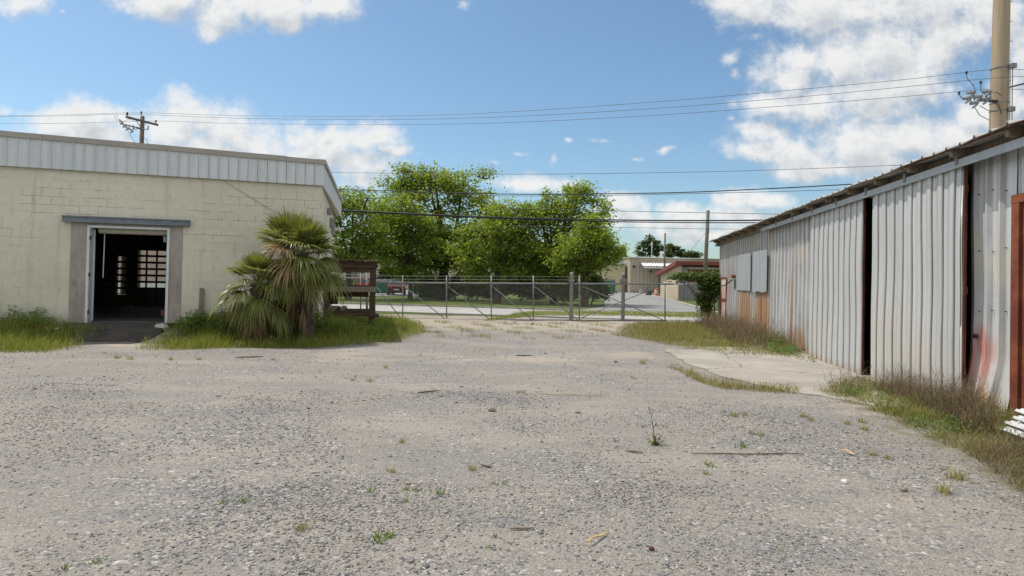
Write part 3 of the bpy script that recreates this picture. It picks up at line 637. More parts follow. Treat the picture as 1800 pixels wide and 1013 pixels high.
# loose things by the wall
st = H(355, 540)
so_ = MB().add(*(lambda m: (m.v, m.f))(MB().hexa([(-.05, -.02, 0), (.05, -.02, 0), (.05, .02, 0), (-.05, .02, 0), (-.045, .06, 1.0), (.05, .06, 1.0), (.05, .1, .98), (-.045, .1, .98)]))).build('wooden_stake', M['wood_grey'])
pw = FB.wld((st.x, -.14, 0)); so_.location = (pw.x, pw.y, gzf(pw.x, pw.y)-.05); so_.rotation_euler = (0, 0, FB.rz); tag(so_, 'weathered grey wooden stake leaning upright against the cream block wall', 'stake')
def rock(name, label, cat, p, r, mat, sq=.7, seed=1):
    rr = np.random.default_rng(seed); mb = MB(); n = 9; prof = []
    for i in range(6):
        a = -math.pi/2+math.pi*i/5; prof.append((max(.02, math.cos(a))*r, math.sin(a)*r*sq))
    mb.lathe(prof, n); mb.v = [tuple(np.array(q)*(1+rr.uniform(-.16, .16))) for q in mb.v]
    o = mb.build(name, mat, smooth=False); o.location = (p[0], p[1], gzf(p[0], p[1])+r*sq*.6); return tag(o, label, cat)
pr = G(284, 588, .1); rock('rock', 'pale grey rock in the grass at the right side of the dark ramp', 'rock', (pr.x, pr.y), .19, M['apron'])
lit_p = G(62, 598); lm = MB(); rr = np.random.default_rng(5)
vs = [(x*.09+rr.uniform(-.02, .02), y*.07+rr.uniform(-.02, .02), .09+rr.uniform(-.04, .05)) for y in range(4) for x in range(6)]
lm.add(vs, [(y*6+x, y*6+x+1, y*6+x+7, y*6+x+6) for y in range(3) for x in range(5)])
lo = lm.build('paper_scrap', M['paper']); lo.location = (lit_p.x, lit_p.y, .16); tag(lo, 'crumpled white paper scrap lying in the grass strip left of the ramp', 'litter')

# brick building seen through the rear window of the block building
pb = FB.hit(265, 480, 60); pbw = FB.wld((pb.x, 40, 0))
br_ = thing('brick_building', 'pink brick building glimpsed through the barred rear window', 'building', (pbw.x, pbw.y, 0), R(14))
MB().box(-14, 8, 0, 8, .9, 5.2).build('wall', M['red_brick'], br_); MB().box(-14.2, 8.2, -.15, 8.2, 5.2, 5.6).build('roof', M['roofing'], br_); MB().box(-14, 8, -.03, 8, 0, .9).build('plinth', M['white_roof'], br_)

# ------------------------------------------------------------------ corrugated metal shed (right)
HS = FS.hit
sh = thing('metal_shed', 'long weathered corrugated metal shed with two sliding doors and sagging eave', 'building', (FS.o.x, FS.o.y, 0), FS.rz)
EZ = 3.60                                               # wall head height
e0 = HS(1266, 415.5, -.42); e1 = HS(1750, 223, -.42)
EZL = lambda x: e0.z + (e1.z-e0.z)*(x-e0.x)/(e1.x-e0.x)
XE = SX(1785)+7.5
def rib_profile(x0, x1, pitch, dep, base, top, phase=0.0, minor=True, edge=True):
    xs_ = [(x0, 0)]; x = x0+phase
    while x < x1:
        c = x+pitch/2
        for dx, y in ((-base/2, 0), (-top/2, -dep), (top/2, -dep), (base/2, 0)): xs_.append((c+dx, y))
        if minor:
            for s in (.36, .64):
                m_ = c+pitch*s
                for dx, y in ((-.022, 0), (-.01, -dep*.22), (.01, -dep*.22), (.022, 0)): xs_.append((m_+dx, y))
        x += pitch
    xs_ = [p for p in xs_ if x0 <= p[0] <= x1]; xs_.append((x1, 0)); return xs_
XW = .4
def sheetwall(name, prof, zb, zt, yf, mat, parent, nz=14, wob=.008, seed=0, flare=None, **tags):
    rr = np.random.default_rng(seed); n = len(prof); V = []; ph = rr.uniform(0, 6, 8)
    zb_ = zb if callable(zb) else (lambda x: zb); zt_ = zt if callable(zt) else (lambda x: zt)
    for j in range(nz+1):
        t = j/nz
        for (x, y) in prof:
            z = zb_(x)+(zt_(x)-zb_(x))*t
            if j == 0: z += .012*math.sin(x*7+ph[6])+rr.uniform(-.006, .006)
            yo = wob*(math.sin(x*1.7+ph[0]+z*.9)+math.sin(x*4.1+ph[1]-z*2.1)*.6+math.sin(z*3.3+ph[2]+x*.6)*.7)
            xo = wob*XW*(math.sin(z*1.9+ph[3]+x*2.2)+.5*math.sin(z*4.7+ph[4]))
            if flare:
                fy, fx_ = flare(x, z); yo += fy; xo += fx_
            V.append((x+xo, yf+y+yo, z))
    i = np.arange(n*(nz+1)).reshape(nz+1, n)
    Q = np.stack([i[:-1, :-1].ravel(), i[:-1, 1:].ravel(), i[1:, 1:].ravel(), i[1:, :-1].ravel()], 1)
    return np_mesh(name, V, Q, mat, parent, False, None, **tags)
RUST, OCH, PALE, PINK = (.36, .15, .05), (.52, .33, .15), (.62, .56, .40), (.52, .16, .11)
a0, a1, b0, b1 = SX(1299.5), SX(1323), SX(1328.5), SX(1354.5)
zA, zB = HS(1311, 511).z, HS(1341, 513).z
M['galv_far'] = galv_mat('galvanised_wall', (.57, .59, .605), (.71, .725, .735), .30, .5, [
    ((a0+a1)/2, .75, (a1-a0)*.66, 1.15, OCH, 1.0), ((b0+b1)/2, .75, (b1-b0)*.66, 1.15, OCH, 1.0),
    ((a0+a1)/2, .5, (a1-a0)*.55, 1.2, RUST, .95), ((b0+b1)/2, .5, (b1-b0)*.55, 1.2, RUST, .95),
    (a1-.1, 3.0, .3, .5, OCH, .7), (b1-.05, 3.1, .25, .6, OCH, .8), (SX(1283), 1.6, .25, 1.3, RUST, .5), (SX(1406), .15, .7, .6, RUST, .9), (SX(1272), 1.0, .35, 1.5, OCH, .45), (SX(1410), 2.4, .6, .25, PALE, .5), (SX(1380), .9, .08, 1.6, RUST, .7), (SX(1394), 1.2, .07, 1.7, RUST, .6)], foot=(.46, .27, .13), footh=.5, grime_shade=.85)
xN0, xN1 = SX(1700), XE
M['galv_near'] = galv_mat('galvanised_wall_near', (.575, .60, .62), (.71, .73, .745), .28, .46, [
    (SX(1724), .74, .40, .46, PINK, 1.0), (SX(1727), .2, .45, .42, (.62, .50, .40), .6), (SX(1745), .1, .4, .34, (.52, .25, .09), .95), (SX(1712), 2.1, .2, .5, PALE, .55), (SX(1765), 1.9, .35, .35, PALE, .5), (SX(1752), 2.2, .05, 1.0, OCH, .5), (SX(1775), .6, .4, .6, PALE, .35)], foot=(.48, .33, .2), footh=.25, grime_shade=.8)
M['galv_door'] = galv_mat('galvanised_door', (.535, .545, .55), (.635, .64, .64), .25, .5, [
    (SX(1640), 2.2, .4, .5, (.56, .53, .48), .4), (SX(1590), .7, 1.2, .9, (.55, .50, .42), .6), (SX(1665), .4, .8, .7, (.58, .51, .40), .5), (SX(1450), .4, 1.2, .7, (.54, .50, .43), .45)], streak=.6, foot=(.47, .43, .36), footh=.3, grime_shade=.3)
M['galv_patch'] = galv_mat('galvanised_patch', (.40, .43, .46), (.48, .51, .54), .30, .5, streak=.3)
SXo = lambda px, off: FS.hit(px, 500, off).x
d1a, d1b = SXo(1424, -.16), SXo(1516, -.16); d2a, d2b = SXo(1532.5, -.19), SXo(1692, -.19); gapL, gapR = d1b, d2a
def kink(x, z):      # a few ribs of the far wall bow sideways near the foot
    k = math.exp(-((x-SX(1383))/.9)**2); return (-.05*k*max(0, 1.5-z), .16*k*max(0, 1.3-z)*(1 if x < SX(1390) else -.2))
FARP = .31
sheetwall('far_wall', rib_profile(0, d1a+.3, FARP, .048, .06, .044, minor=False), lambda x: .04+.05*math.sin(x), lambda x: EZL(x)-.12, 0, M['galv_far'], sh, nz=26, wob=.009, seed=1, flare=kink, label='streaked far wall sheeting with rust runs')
def bow(x, z):
    k = math.exp(-((x-SX(1752))/.55)**2); q = max(0, .75-z)
    return (-.20*k*q, -.15*k*q*q)
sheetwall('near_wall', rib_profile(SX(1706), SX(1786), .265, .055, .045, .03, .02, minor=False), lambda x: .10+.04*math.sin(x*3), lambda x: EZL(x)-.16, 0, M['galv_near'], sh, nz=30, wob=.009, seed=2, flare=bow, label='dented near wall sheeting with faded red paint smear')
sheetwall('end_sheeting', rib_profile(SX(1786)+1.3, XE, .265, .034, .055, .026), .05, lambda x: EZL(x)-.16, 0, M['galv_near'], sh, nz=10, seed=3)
sheetwall('door_head_sheeting', rib_profile(SX(1786), SX(1786)+1.3, .265, .034, .055, .026), lambda x: HS(1790, 358).z, lambda x: EZL(x)-.16, 0, M['galv_near'], sh, nz=6, seed=4)
sheetwall('gap_head_sheeting', rib_profile(gapL-.1, gapR+.1, .3, .02, .08, .05), HS(1525, 352).z, HS(1525, 326).z, -.03, M['galv_patch'], sh, nz=4, seed=5)
# sliding doors
for (a, b, nm, lb, sd, off) in ((d1a, d1b, 'sliding_door', 'sliding door left of the dark gap', 6, -.16), (d2a, d2b, 'sliding_door', 'wide dented sliding door right of the dark gap', 7, -.19)):
    zt_ = lambda x: EZL(x)-.26
    zb_ = (lambda x: HS(1515, 657.5).z) if sd == 6 else (lambda x: HS(1531, 664).z-.02)
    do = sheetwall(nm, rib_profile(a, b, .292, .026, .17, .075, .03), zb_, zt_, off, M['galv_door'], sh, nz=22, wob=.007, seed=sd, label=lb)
    ed = MB().box(b+.0, b+.035, off-.004, off+.03, zb_(b)+.02, zt_(b)); ed.build('edge_post', M['rust_dark'], do)
    rr = np.random.default_rng(sd)
    for k in range(3): MB().box(a+.02, b-.01, off+.03, off+.07, .2+k*1.35, .3+k*1.35).build('cross_rail', M['rust_dark'], do)
MB().box(d2b+.05, d2b+.10, .09, .15, .1, EZL(d2b)-.3).build('door_post', M['rust_dark'], sh)
# eave: track, rafter tails, roof
def slab_x(mb, x0, x1, y0, y1, zlo, zhi, n=1):
    return mb.hexa([(x0, y0, zlo(x0)), (x1, y0, zlo(x1)), (x1, y1, zlo(x1)), (x0, y1, zlo(x0)), (x0, y0, zhi(x0)), (x1, y0, zhi(x1)), (x1, y1, zhi(x1)), (x0, y1, zhi(x0))])
xt0 = SX(1352)
slab_x(slab_x(MB(), xt0, XE, -.26, -.235, lambda x: EZL(x)-.275, lambda x: EZL(x)-.17), xt0, XE, -.234, -.14, lambda x: EZL(x)-.195, lambda x: EZL(x)-.172).build('door_track', M['galv_patch'], sh)
for k in range(12):
    x = xt0+.2+k*1.42
    if x < XE: MB().box(x-.03, x+.03, -.275, -.10, EZL(x)-.235, EZL(x)-.10).build('track_bracket', M['galv'], sh)
slab_x(MB(), .02, XE, -.10, -.05, lambda x: EZL(x)-.20, lambda x: EZL(x)-.035).build('eave_beam', M['wood_grey'], sh)
for k in range(17):
    x = .4+k*1.15
    if x < XE: MB().hexa([(x-.04, -.34, EZL(x)-.13), (x+.04, -.34, EZL(x)-.13), (x+.04, -.101, EZL(x)-.15), (x-.04, -.101, EZL(x)-.15), (x-.04, -.36, EZL(x)-.045), (x+.04, -.36, EZL(x)-.045), (x+.04, -.101, EZL(x)-.01), (x-.04, -.101, EZL(x)-.01)]).build('rafter_tail', M['wood_grey'], sh)
RW = 9.0; pitch_ = .16
M['roof_metal'] = rough_mat('old_roof_metal', (.30, .285, .265), (.40, .38, .355), 2, .6, metallic=.2, c3=(.24, .18, .14), c3t=(.62, .78))
def roof_sheet():
    P = rib_profile(-.22, XE+.3, .31, .034, .07, .03, .1, minor=False); V = []; n = len(P)
    ys = (-.43, RW/2, RW+.3)
    for y in ys:
        for (x, h) in P:
            zz = EZL(x) + (y if y < RW/2+.1 else RW-y)*pitch_*.9 - h + .02 + (.010*math.sin(x*3.1)+.006*math.sin(x*9.7) if y < 0 else 0)
            V.append((x, y, zz))
    i = np.arange(n*3).reshape(3, n)
    Q = np.stack([i[:-1, :-1].ravel(), i[:-1, 1:].ravel(), i[1:, 1:].ravel(), i[1:, :-1].ravel()], 1)
    o = np_mesh('roof', V, Q, M['roof_metal'], sh); m = o.modifiers.new('sheet', 'SOLIDIFY'); m.thickness = .012; m.offset = -1
roof_sheet()
slab_x(MB(), SX(1630), XE, -.415, -.37, lambda x: EZL(x)-.06, lambda x: EZL(x)-.042).build('eave_trim', M['rust_dark'], sh)
slab_x(MB(), -.2, SX(1630)-.01, -.41, -.38, lambda x: EZL(x)-.06, lambda x: EZL(x)-.045).build('eave_trim', M['wood_grey'], sh)
# rear, ends, interior
MB().box(0, XE, RW-.05, RW, 0, EZ).build('rear_wall', M['galv_far'], sh)
ge = [(0.03, 0), (RW-.06, 0), (RW-.06, EZL(0)-.12), (RW/2, EZL(0)+RW/2*pitch_*.85), (.03, EZL(0)-.12)]
MB().prism(ge, 0.0, .05, 'x').build('gable_wall', M['galv_far'], sh)
MB().box(.06, XE, .1, RW-.06, -.1, .03).build('floor_slab', M['inner_floor'], sh)
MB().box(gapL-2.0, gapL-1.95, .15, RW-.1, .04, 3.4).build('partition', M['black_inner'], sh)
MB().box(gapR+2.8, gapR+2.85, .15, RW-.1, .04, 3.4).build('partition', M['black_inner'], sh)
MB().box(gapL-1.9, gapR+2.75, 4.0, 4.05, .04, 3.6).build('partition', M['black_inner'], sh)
# window covers
for (a, b, pt, pb_) in ((a0, a1, 447, 511), (b0, b1, 441, 513.5)):
    c = (1311 if a == a0 else 1341)
    sheetwall('window_cover', rib_profile(a, b, .2, .02, .05, .025, minor=False), HS(c, pb_).z, HS(c, pt).z, -.075 if a == a0 else -.11, M['galv_patch'], sh, nz=5, wob=.004, seed=9)
# small person door at the far end, rusted panels
xa, xb = SX(1270.5), SX(1279); zt = HS(1275, 491).z
pd = sheetwall('rusty_door', rib_profile(xa, xb, .25, .01, .05, .03, minor=False), .1, zt, -.06, galv_mat('rusty_door_sheet', (.60, .56, .48), (.66, .61, .53), .1, .6, [((xa+xb)/2, 1.15, .5, .6, (.45, .17, .07), .9), ((xa+xb)/2, .3, .6, .4, (.5, .24, .1), .7)]), sh, nz=8, seed=10)
fr = MB(); fr.box(xa-.06, xb+.06, -.075, -.04, zt, zt+.07); fr.box(xa-.06, xa, -.075, -.04, .1, zt); fr.box(xb, xb+.06, -.075, -.04, .1, zt); fr.build('door_frame', M['rust'], pd)
MB().box(xa-.02, xb+.02, -.085, -.062, 1.0, 1.1).build('door_bar', M['rust'], pd)
# pipe outlet and lamp
x = SX(1294); z = HS(1294, 492).z
MB().tube([(x, .0, z+.12), (x, -.16, z+.12)], .07, 10).build('pipe_outlet', M['rust'], sh); MB().box(x-.09, x+.09, -.05, -.02, z-.32, z+.02).build('switch_box', M['dark_steel'], sh)
MB().tube([(x-.1, -.1, z+.0), (x-.35, -.35, z-.22), (x-.5, -.5, z-.24)], .022, 8).build('bent_rod', M['dark_steel'], sh)
lx_ = SX(1270); lz = HS(1270, 428).z
MB().tube([(lx_, .0, lz), (lx_, -.22, lz+.02)], .018, 6).lathe([(.03, .0), (.09, -.06), (.10, -.13), (.04, -.14)], 10, (lx_, -.22, lz)).build('wall_lamp', M['galv'], sh)
# rust-red door frame at the right edge of the picture
xr = SX(1786); zr = HS(1790, 358).z
fr = MB(); fr.box(xr, xr+.14, -.06, .06, .05, zr); fr.box(xr+1.16, xr+1.3, -.06, .06, .05, zr); fr.box(xr, xr+1.3, -.063, .06, zr, zr+.10)
fr.build('red_door_frame', M['rust'], sh, label='rust red steel door frame at the near end')
MB().box(xr+.14, xr+1.16, -.02, .03, .08, zr).build('side_door', M['rust'], sh)
# bolt heads of the near wall and doors (one mesh per row of sheeting)
rr = np.random.default_rng(4)
for z in (.6, 1.35, 2.1, 2.85):
    for k in range(0, 6, 2):
        x = SX(1712)+.13+k*.265/2+rr.uniform(-.02, .02); z_ = z+rr.uniform(-.03, .03)
        if x < SX(1784): MB().box(x-.006, x+.006, -.022, -.0, z_, z_+.012).build('bolt_head', M['rust_dark'], sh)
MB().box(SX(1721)-.028, SX(1721)+.028, -.05, -.02, HS(1721, 595).z, HS(1721, 588).z).build('hasp', M['dark_steel'], sh)

# concrete slab before the doors
so_poly0 = [(SX(1408), -.02), (d2b+.2, -.02), (d2b+.3, -.8), (d2a+1.6, -2.2), (d2a+.4, -2.75), (d1b-.6, -3.1), (d1a+.2, -3.3), (d1a-.9, -3.3), (SX(1408)-.4, -2.7), (SX(1408)-.5, -1.6)]
so_poly = []; rr = np.random.default_rng(12)
for (xa_, ya_), (xb_, yb_) in zip(so_poly0, so_poly0[1:]+so_poly0[:1]):
    m_ = max(1, int(math.hypot(xb_-xa_, yb_-ya_)/.22))
    for i in range(m_):
        f = i/m_; j = .0 if ya_ > -.1 and yb_ > -.1 else .07
        so_poly.append((xa_+(xb_-xa_)*f+rr.uniform(-j, j), min(-.02, ya_+(yb_-ya_)*f+rr.uniform(-j, j))))
so2 = MB().prism(so_poly, -.12, .028, 'z').build('concrete_slab', M['slab']); so2.location = (FS.o.x, FS.o.y, 0); so2.rotation_euler = (0, 0, FS.rz); so2['kind'] = 'structure'

# stack of pale corrugated sheets beside the red door frame
sx0 = FS.hit(1768, 700, -.72).x
for k in range(6):
    mb = MB(); n = 34; P_ = [(-.78+.055*k+i*.0235, .012*math.cos(i*math.pi/1.5)) for i in range(n)]; vs = []
    for xx in (sx0+.012*k*(-1)**k, sx0+2.3): vs += [(xx, y, z+.06+.062*k) for y, z in P_ if y < -.07]
    n = len(vs)//2; mb.add(vs, [(i, i+1, n+i+1, n+i) for i in range(n-1)])
    o = mb.build('roofing_sheet', M['sheet_white']); md = o.modifiers.new('t', 'SOLIDIFY'); md.thickness = .03
    tag(o, ['bottom sheet', 'second lowest sheet', 'third sheet from the bottom', 'third sheet from the top', 'second highest sheet', 'top sheet'][k] + ' of the pale corrugated stack beside the red door frame', 'metal sheet', 'stacked corrugated roofing sheets')
    o.location = (FS.o.x, FS.o.y, .10); o.rotation_euler = (0, 0, FS.rz)

# ------------------------------------------------------------------ plants: helpers
def rot_quads(P, size, rr, up=.45, ar=.62):
    """one diamond leaf per point"""
    n = len(P); N = rr.normal(size=(n, 3)); N[:, 2] = np.abs(N[:, 2])+up; N /= np.linalg.norm(N, axis=1)[:, None]
    T = np.cross(N, rr.normal(size=(n, 3))); T /= np.linalg.norm(T, axis=1)[:, None]+1e-9; B = np.cross(N, T)
    s = (size*rr.uniform(.6, 1.35, n))[:, None] if np.isscalar(size) else size[:, None]
    V = np.stack([P-T*s, P+B*s*ar, P+T*s, P-B*s*ar], 1).reshape(-1, 3)
    return V, np.arange(4*n).reshape(n, 4)
def crown_pts(lobes, n_clump, per, sig, rr, shell=.42, low=-.75):
    C = []; O = []
    vol = np.array([l[3]*l[4]*l[5] for l in lobes])**(2/3); nk = np.maximum(4, (n_clump*vol/vol.sum()).astype(int))
    for (cx, cy, cz, rx, ry, rz), k in zip(lobes, nk):
        d = rr.normal(size=(k*3, 3)); d /= np.linalg.norm(d, axis=1)[:, None]; d = d[d[:, 2] > low][:k]
        r = rr.uniform(.12, 1.06, len(d))**shell
        C.append(np.array([cx, cy, cz])+d*r[:, None]*np.array([rx, ry, rz])); O.append(np.tile([cx, cy, cz], (len(d), 1)))
    C = np.concatenate(C); O = np.concatenate(O)
    P = np.repeat(C, per, 0)+rr.normal(size=(len(C)*per, 3))*np.array([sig, sig, sig*.62])*rr.uniform(.5, 1.2, len(C)).repeat(per)[:, None]
    return P, C, O
def tree(name, label, cat, base, trunk_r, fork_z, lobes, n_clump, per, leaf, sig, lm, seed, group=None, lean=(0, 0), twigs=.5, bark='bark', limb_r=.5, shell=.42):
    rr = np.random.default_rng(seed); bz = gzf(base[0], base[1]) if len(base) < 3 else base[2]
    t = thing(name, label, cat, (base[0], base[1], bz), 0, group)
    L = [(l[0]-base[0], l[1]-base[1], l[2]-bz, l[3], l[4], l[5]) for l in lobes]
    if n_clump > 250:
        ex = []
        for (cx, cy, cz, rx, ry, rz) in L:
            for q_ in range(2):
                d = rr.normal(size=3); d[2] = abs(d[2])*.8-.15; d /= np.linalg.norm(d); k_ = rr.uniform(.28, .5)
                ex.append((cx+d[0]*rx*.95, cy+d[1]*ry*.95, cz+d[2]*rz*.95, rx*k_, ry*k_, rz*k_))
        L = [(a, b, c, d*.9, e*.9, f*.9) for a, b, c, d, e, f in L]+ex
    P, C, O = crown_pts(L, n_clump, per, sig, rr, shell)
    tb = MB(); fk = Vector((lean[0], lean[1], fork_z))
    pts = [Vector((0, 0, -.15)), Vector((0, 0, .05)), Vector((lean[0]*.25, lean[1]*.25, fork_z*.35)), Vector((lean[0]*.6, lean[1]*.6, fork_z*.7)), fk]
    tb.tube(pts, [trunk_r*1.7, trunk_r*1.25, trunk_r, trunk_r*.9, trunk_r*.85], 10)
    for (cx, cy, cz, rx, ry, rz) in L[:16]:
        c = Vector((cx, cy, cz)); m_ = fk.lerp(c, .45)+Vector((rr.uniform(-.3, .3), rr.uniform(-.3, .3), rr.uniform(-.1, .35)))
        top = c+Vector((rr.uniform(-.2, .2), rr.uniform(-.2, .2), rz*.6)); r = trunk_r*limb_r
        tb.tube([fk-Vector((0, 0, .15)), fk.lerp(m_, .5)+Vector((0, 0, .1)), m_, c, top], [r, r*.85, r*.65, r*.38, r*.1], 7)
    for c, o in zip(C, O):
        if rr.random() < twigs:
            a = Vector(o); b = Vector(c); m_ = a.lerp(b, .5)+Vector(rr.normal(size=3)*.12)
            tb.tube([a, m_, b], [trunk_r*.12+.008, trunk_r*.07+.006, .006], 4, False)
    tb.build('trunk', M[bark], t, True)
    V, Q = rot_quads(P, leaf, rr); np_mesh('crown', V, Q, M[lm], t)
    return t
def blades(P, h, wd, rr, lean=.5, seg=3, droop=.25):
    """tapered bent blades: P (n,3) base points"""
    n = len(P); a = rr.uniform(0, 2*np.pi, n); L = rr.uniform(0, lean, n); H_ = h*rr.uniform(.5, 1.25, n) if np.isscalar(h) else h
    D = np.stack([np.cos(a)*L, np.sin(a)*L, np.ones(n)], 1); D /= np.linalg.norm(D, axis=1)[:, None]
    a2 = a+rr.uniform(-1.2, 1.2, n)+np.pi/2; S = np.stack([np.cos(a2), np.sin(a2), np.zeros(n)], 1)
    w_ = wd*rr.uniform(.6, 1.3, n) if np.isscalar(wd) else wd
    rows = []
    for k in range(seg+1):
        t = k/seg; c = P+D*(H_*t)[:, None]; c = c+np.stack([np.cos(a), np.sin(a), -np.full(n, .5)], 1)*(H_*droop*rr.uniform(.3, 1.4, n)*t*t)[:, None] if k == seg or True else c
        ww = (w_*(1-.88*t**1.3)/2)[:, None]; rows += [c-S*ww, c+S*ww]
    V = np.stack(rows, 1).reshape(-1, 3); m = 2*(seg+1); b = (np.arange(n)*m)[:, None]
    Q = np.concatenate([b+np.array([[2*k, 2*k+1, 2*k+3, 2*k+2]]) for k in range(seg)], 0)
    return V, Q
def scatter(poly, n, rr, fall=None):
    P = np.array(poly); lo, hi = P.min(0), P.max(0); X = rr.uniform(lo[0], hi[0], n*4); Y = rr.uniform(lo[1], hi[1], n*4)
    k = inpoly(X, Y, poly)
    if fall is not None: k &= rr.random(len(X)) < fall(X, Y)
    X, Y = X[k][:n], Y[k][:n]; return X, Y
def lump(X, Y, s=1.0, p=0.0):
    return .5+.25*(np.sin(X*1.7*s+p)*np.sin(Y*2.3*s+1.3*p)+np.sin(X*4.1*s+Y*1.3*s+p)*.6+np.sin(Y*5.3*s-X*2.2*s)*.4)
rg = np.random.default_rng(3)

# ------------------------------------------------------------------ grass and weeds (uncountable ground cover)
cxr = FB.hit(238, 560).x
def left_fall(X, Y):
    lx, ly = FB.locxy(X, Y); path = np.clip(1.25-np.abs(lx-cxr-.25)/1.15, 0, 1)*(ly < .2)*1.25
    e = np.where(lx > 1.2, dist_in(X, Y, Z_LEFT, 3.4)*1.15-.5, dist_in(X, Y, Z_LEFT, 1.2)*1.1-.25)
    return np.clip(e, 0, 1)*np.clip(1-path, 0, 1)*np.where(ly > 0, (lx > .05), 1.0)*np.clip(.35+lump(X, Y, 1.1), .15, 1)
X, Y = scatter(Z_LEFT, 62000, rg, left_fall); lx, ly = FB.locxy(X, Y)
hh = (.14+.20*lump(X, Y, 1.4, 2)+.10*np.clip(1+ly/1.6, 0, 1)*(ly < 0))*rg.uniform(.5, 1.35, len(X))*np.clip(dist_in(X, Y, Z_LEFT, 1.6)*1.2, .3, 1)
V, Q = blades(np.stack([X, Y, gz(X, Y)], 1), hh, .011, rg, .55)
np_mesh('grass_strip', V, Q, M['grass'], kind='stuff', label='lush green grass strip along the foot of the block building')
X, Y = scatter(Z_LEFT, 12000, rg, left_fall); V, Q = blades(np.stack([X, Y, gz(X, Y)], 1), .24*rg.uniform(.4, 1.3, len(X)), .010, rg, .7)
np_mesh('rough_grass', V, Q, M['grass_mix'], kind='stuff')
X, Y = scatter(Z_LEFT, 900, rg, left_fall); V, Q = blades(np.stack([X, Y, gz(X, Y)], 1), .42*rg.uniform(.5, 1.2, len(X)), .006, rg, .5)
np_mesh('seed_stalks', V, Q, M['dry'], kind='stuff')
def leafy(poly, n, h, leaf, mat, name, fall=None, per=26, **tags):
    X, Y = scatter(poly, n, rg, fall); n = len(X); Z = gz(X, Y); H_ = h*rg.uniform(.5, 1.3, n)
    t = rg.random((n, per))**.7; ang = rg.uniform(0, 6.28, (n, per)); rad = .05+.16*h*2*rg.random((n, per))*(1.1-.6*t)
    P = np.stack([X[:, None]+np.cos(ang)*rad, Y[:, None]+np.sin(ang)*rad, Z[:, None]+H_[:, None]*t], -1).reshape(-1, 3)
    V, Q = rot_quads(P, leaf, rg, .6, .5); return np_mesh(name, V, Q, M[mat], **tags)
zwall = [wl(FB, -16, -.75), wl(FB, -16, -.02), wl(FB, jl-.2, -.02), wl(FB, jl-.2, -.9)]
leafy(zwall, 150, .36, .028, 'weed', 'broadleaf_weeds', None, 60, kind='stuff')
zwall2 = [wl(FB, jr+.15, -.8), wl(FB, jr+.15, -.02), wl(FB, -.4, -.02), wl(FB, -.4, -1.1)]
leafy(zwall2, 130, .34, .028, 'weed', 'broadleaf_weeds', None, 60, kind='stuff')
leafy([wl(FB, -3.2, -1.3), wl(FB, -3.2, -.3), wl(FB, 1.5, .2), wl(FB, 1.9, 1.9), wl(FB, 2.0, -.2), wl(FB, .6, -1.2)], 120, .4, .03, 'weed', 'broadleaf_weeds', None, 55, kind='stuff')
leafy(Z_LEFT, 260, .22, .022, 'weed', 'broadleaf_weeds', left_fall, 34, kind='stuff')
# right side, by the far shed wall
leafy(Z_RIGHT, 90, .16, .022, 'weed', 'broadleaf_weeds', lambda X, Y: np.clip(lump(X, Y, 1.3, 1)-.2, 0, 1), 30, kind='stuff')
X, Y = scatter(Z_RIGHT, 420, rg); V, Q = blades(np.stack([X, Y, gz(X, Y)], 1), .3*rg.uniform(.5, 1.3, len(X)), .007, rg, .7); np_mesh('seed_stalks', V, Q, M['dry'], kind='stuff')
X, Y = scatter(Z_RIGHT, 19000, rg, lambda X, Y: np.clip(dist_in(X, Y, Z_RIGHT, 2.6)*1.3-.55, 0, 1)*np.clip(-.15+1.3*lump(X, Y, 1.3, 1), .03, 1))
V, Q = blades(np.stack([X, Y, gz(X, Y)], 1), .15*rg.uniform(.4, 1.5, len(X)), .011, rg, .75); np_mesh('rough_grass', V, Q, M['grass_mix'], kind='stuff')
leafy([tuple(G(1380, 612).xy), tuple(G(1330, 604).xy), tuple(G(1355, 626).xy), tuple(G(1410, 630).xy)], 40, .25, .025, 'weed', 'broadleaf_weeds', None, 40, kind='stuff')
X, Y = scatter(Z_EDGE, 1700, rg, lambda X, Y: np.clip(lump(X, Y, 2.2, .4)+.1, 0, 1)); V, Q = blades(np.stack([X, Y, gz(X, Y)], 1), .12*rg.uniform(.3, 1.5, len(X)), .008, rg, .7)
np_mesh('slab_edge_grass', V, Q, M['grass_mix'], kind='stuff')
def near_fall(X, Y):
    sx, sy = FS.locxy(X, Y); return np.clip(dist_in(X, Y, Z_NEAR, .8)*1.2-.2, 0, 1)*np.clip(-.2+1.3*lump(X, Y, 1.8, 3), .03, 1)
X, Y = scatter(Z_NEAR, 9000, rg, near_fall); V, Q = blades(np.stack([X, Y, gz(X, Y)], 1), .13*rg.uniform(.4, 1.5, len(X)), .008, rg, .8); np_mesh('rough_grass', V, Q, M['grass_mix'], kind='stuff')
leafy(Z_NEAR, 200, .17, .016, 'weed', 'broadleaf_weeds', lambda X, Y: np.clip(lump(X, Y, 1.5, 2)*1.6-.35, 0, 1)*(dist_in(X, Y, Z_NEAR, .6) > .6), 46, kind='stuff')
X, Y = scatter(Z_GATE, 16000, rg); V, Q = blades(np.stack([X, Y, gz(X, Y)], 1), .17*rg.uniform(.4, 1.3, len(X)), .016, rg, .6); np_mesh('gate_grass', V, Q, M['grass'], kind='stuff')
zf = gp((690, 566), (1080, 566), (1100, 590), (900, 600), (760, 596), (720, 580))
X, Y = scatter(zf, 5200, rg, lambda X, Y: np.clip((lump(X, Y, 1.3, .7)-.55)*4, 0, 1)); V, Q = blades(np.stack([X, Y, gz(X, Y)], 1), .10*rg.uniform(.4, 1.6, len(X)), .012, rg, .8); np_mesh('sparse_grass', V, Q, M['grass_mix'], kind='stuff')
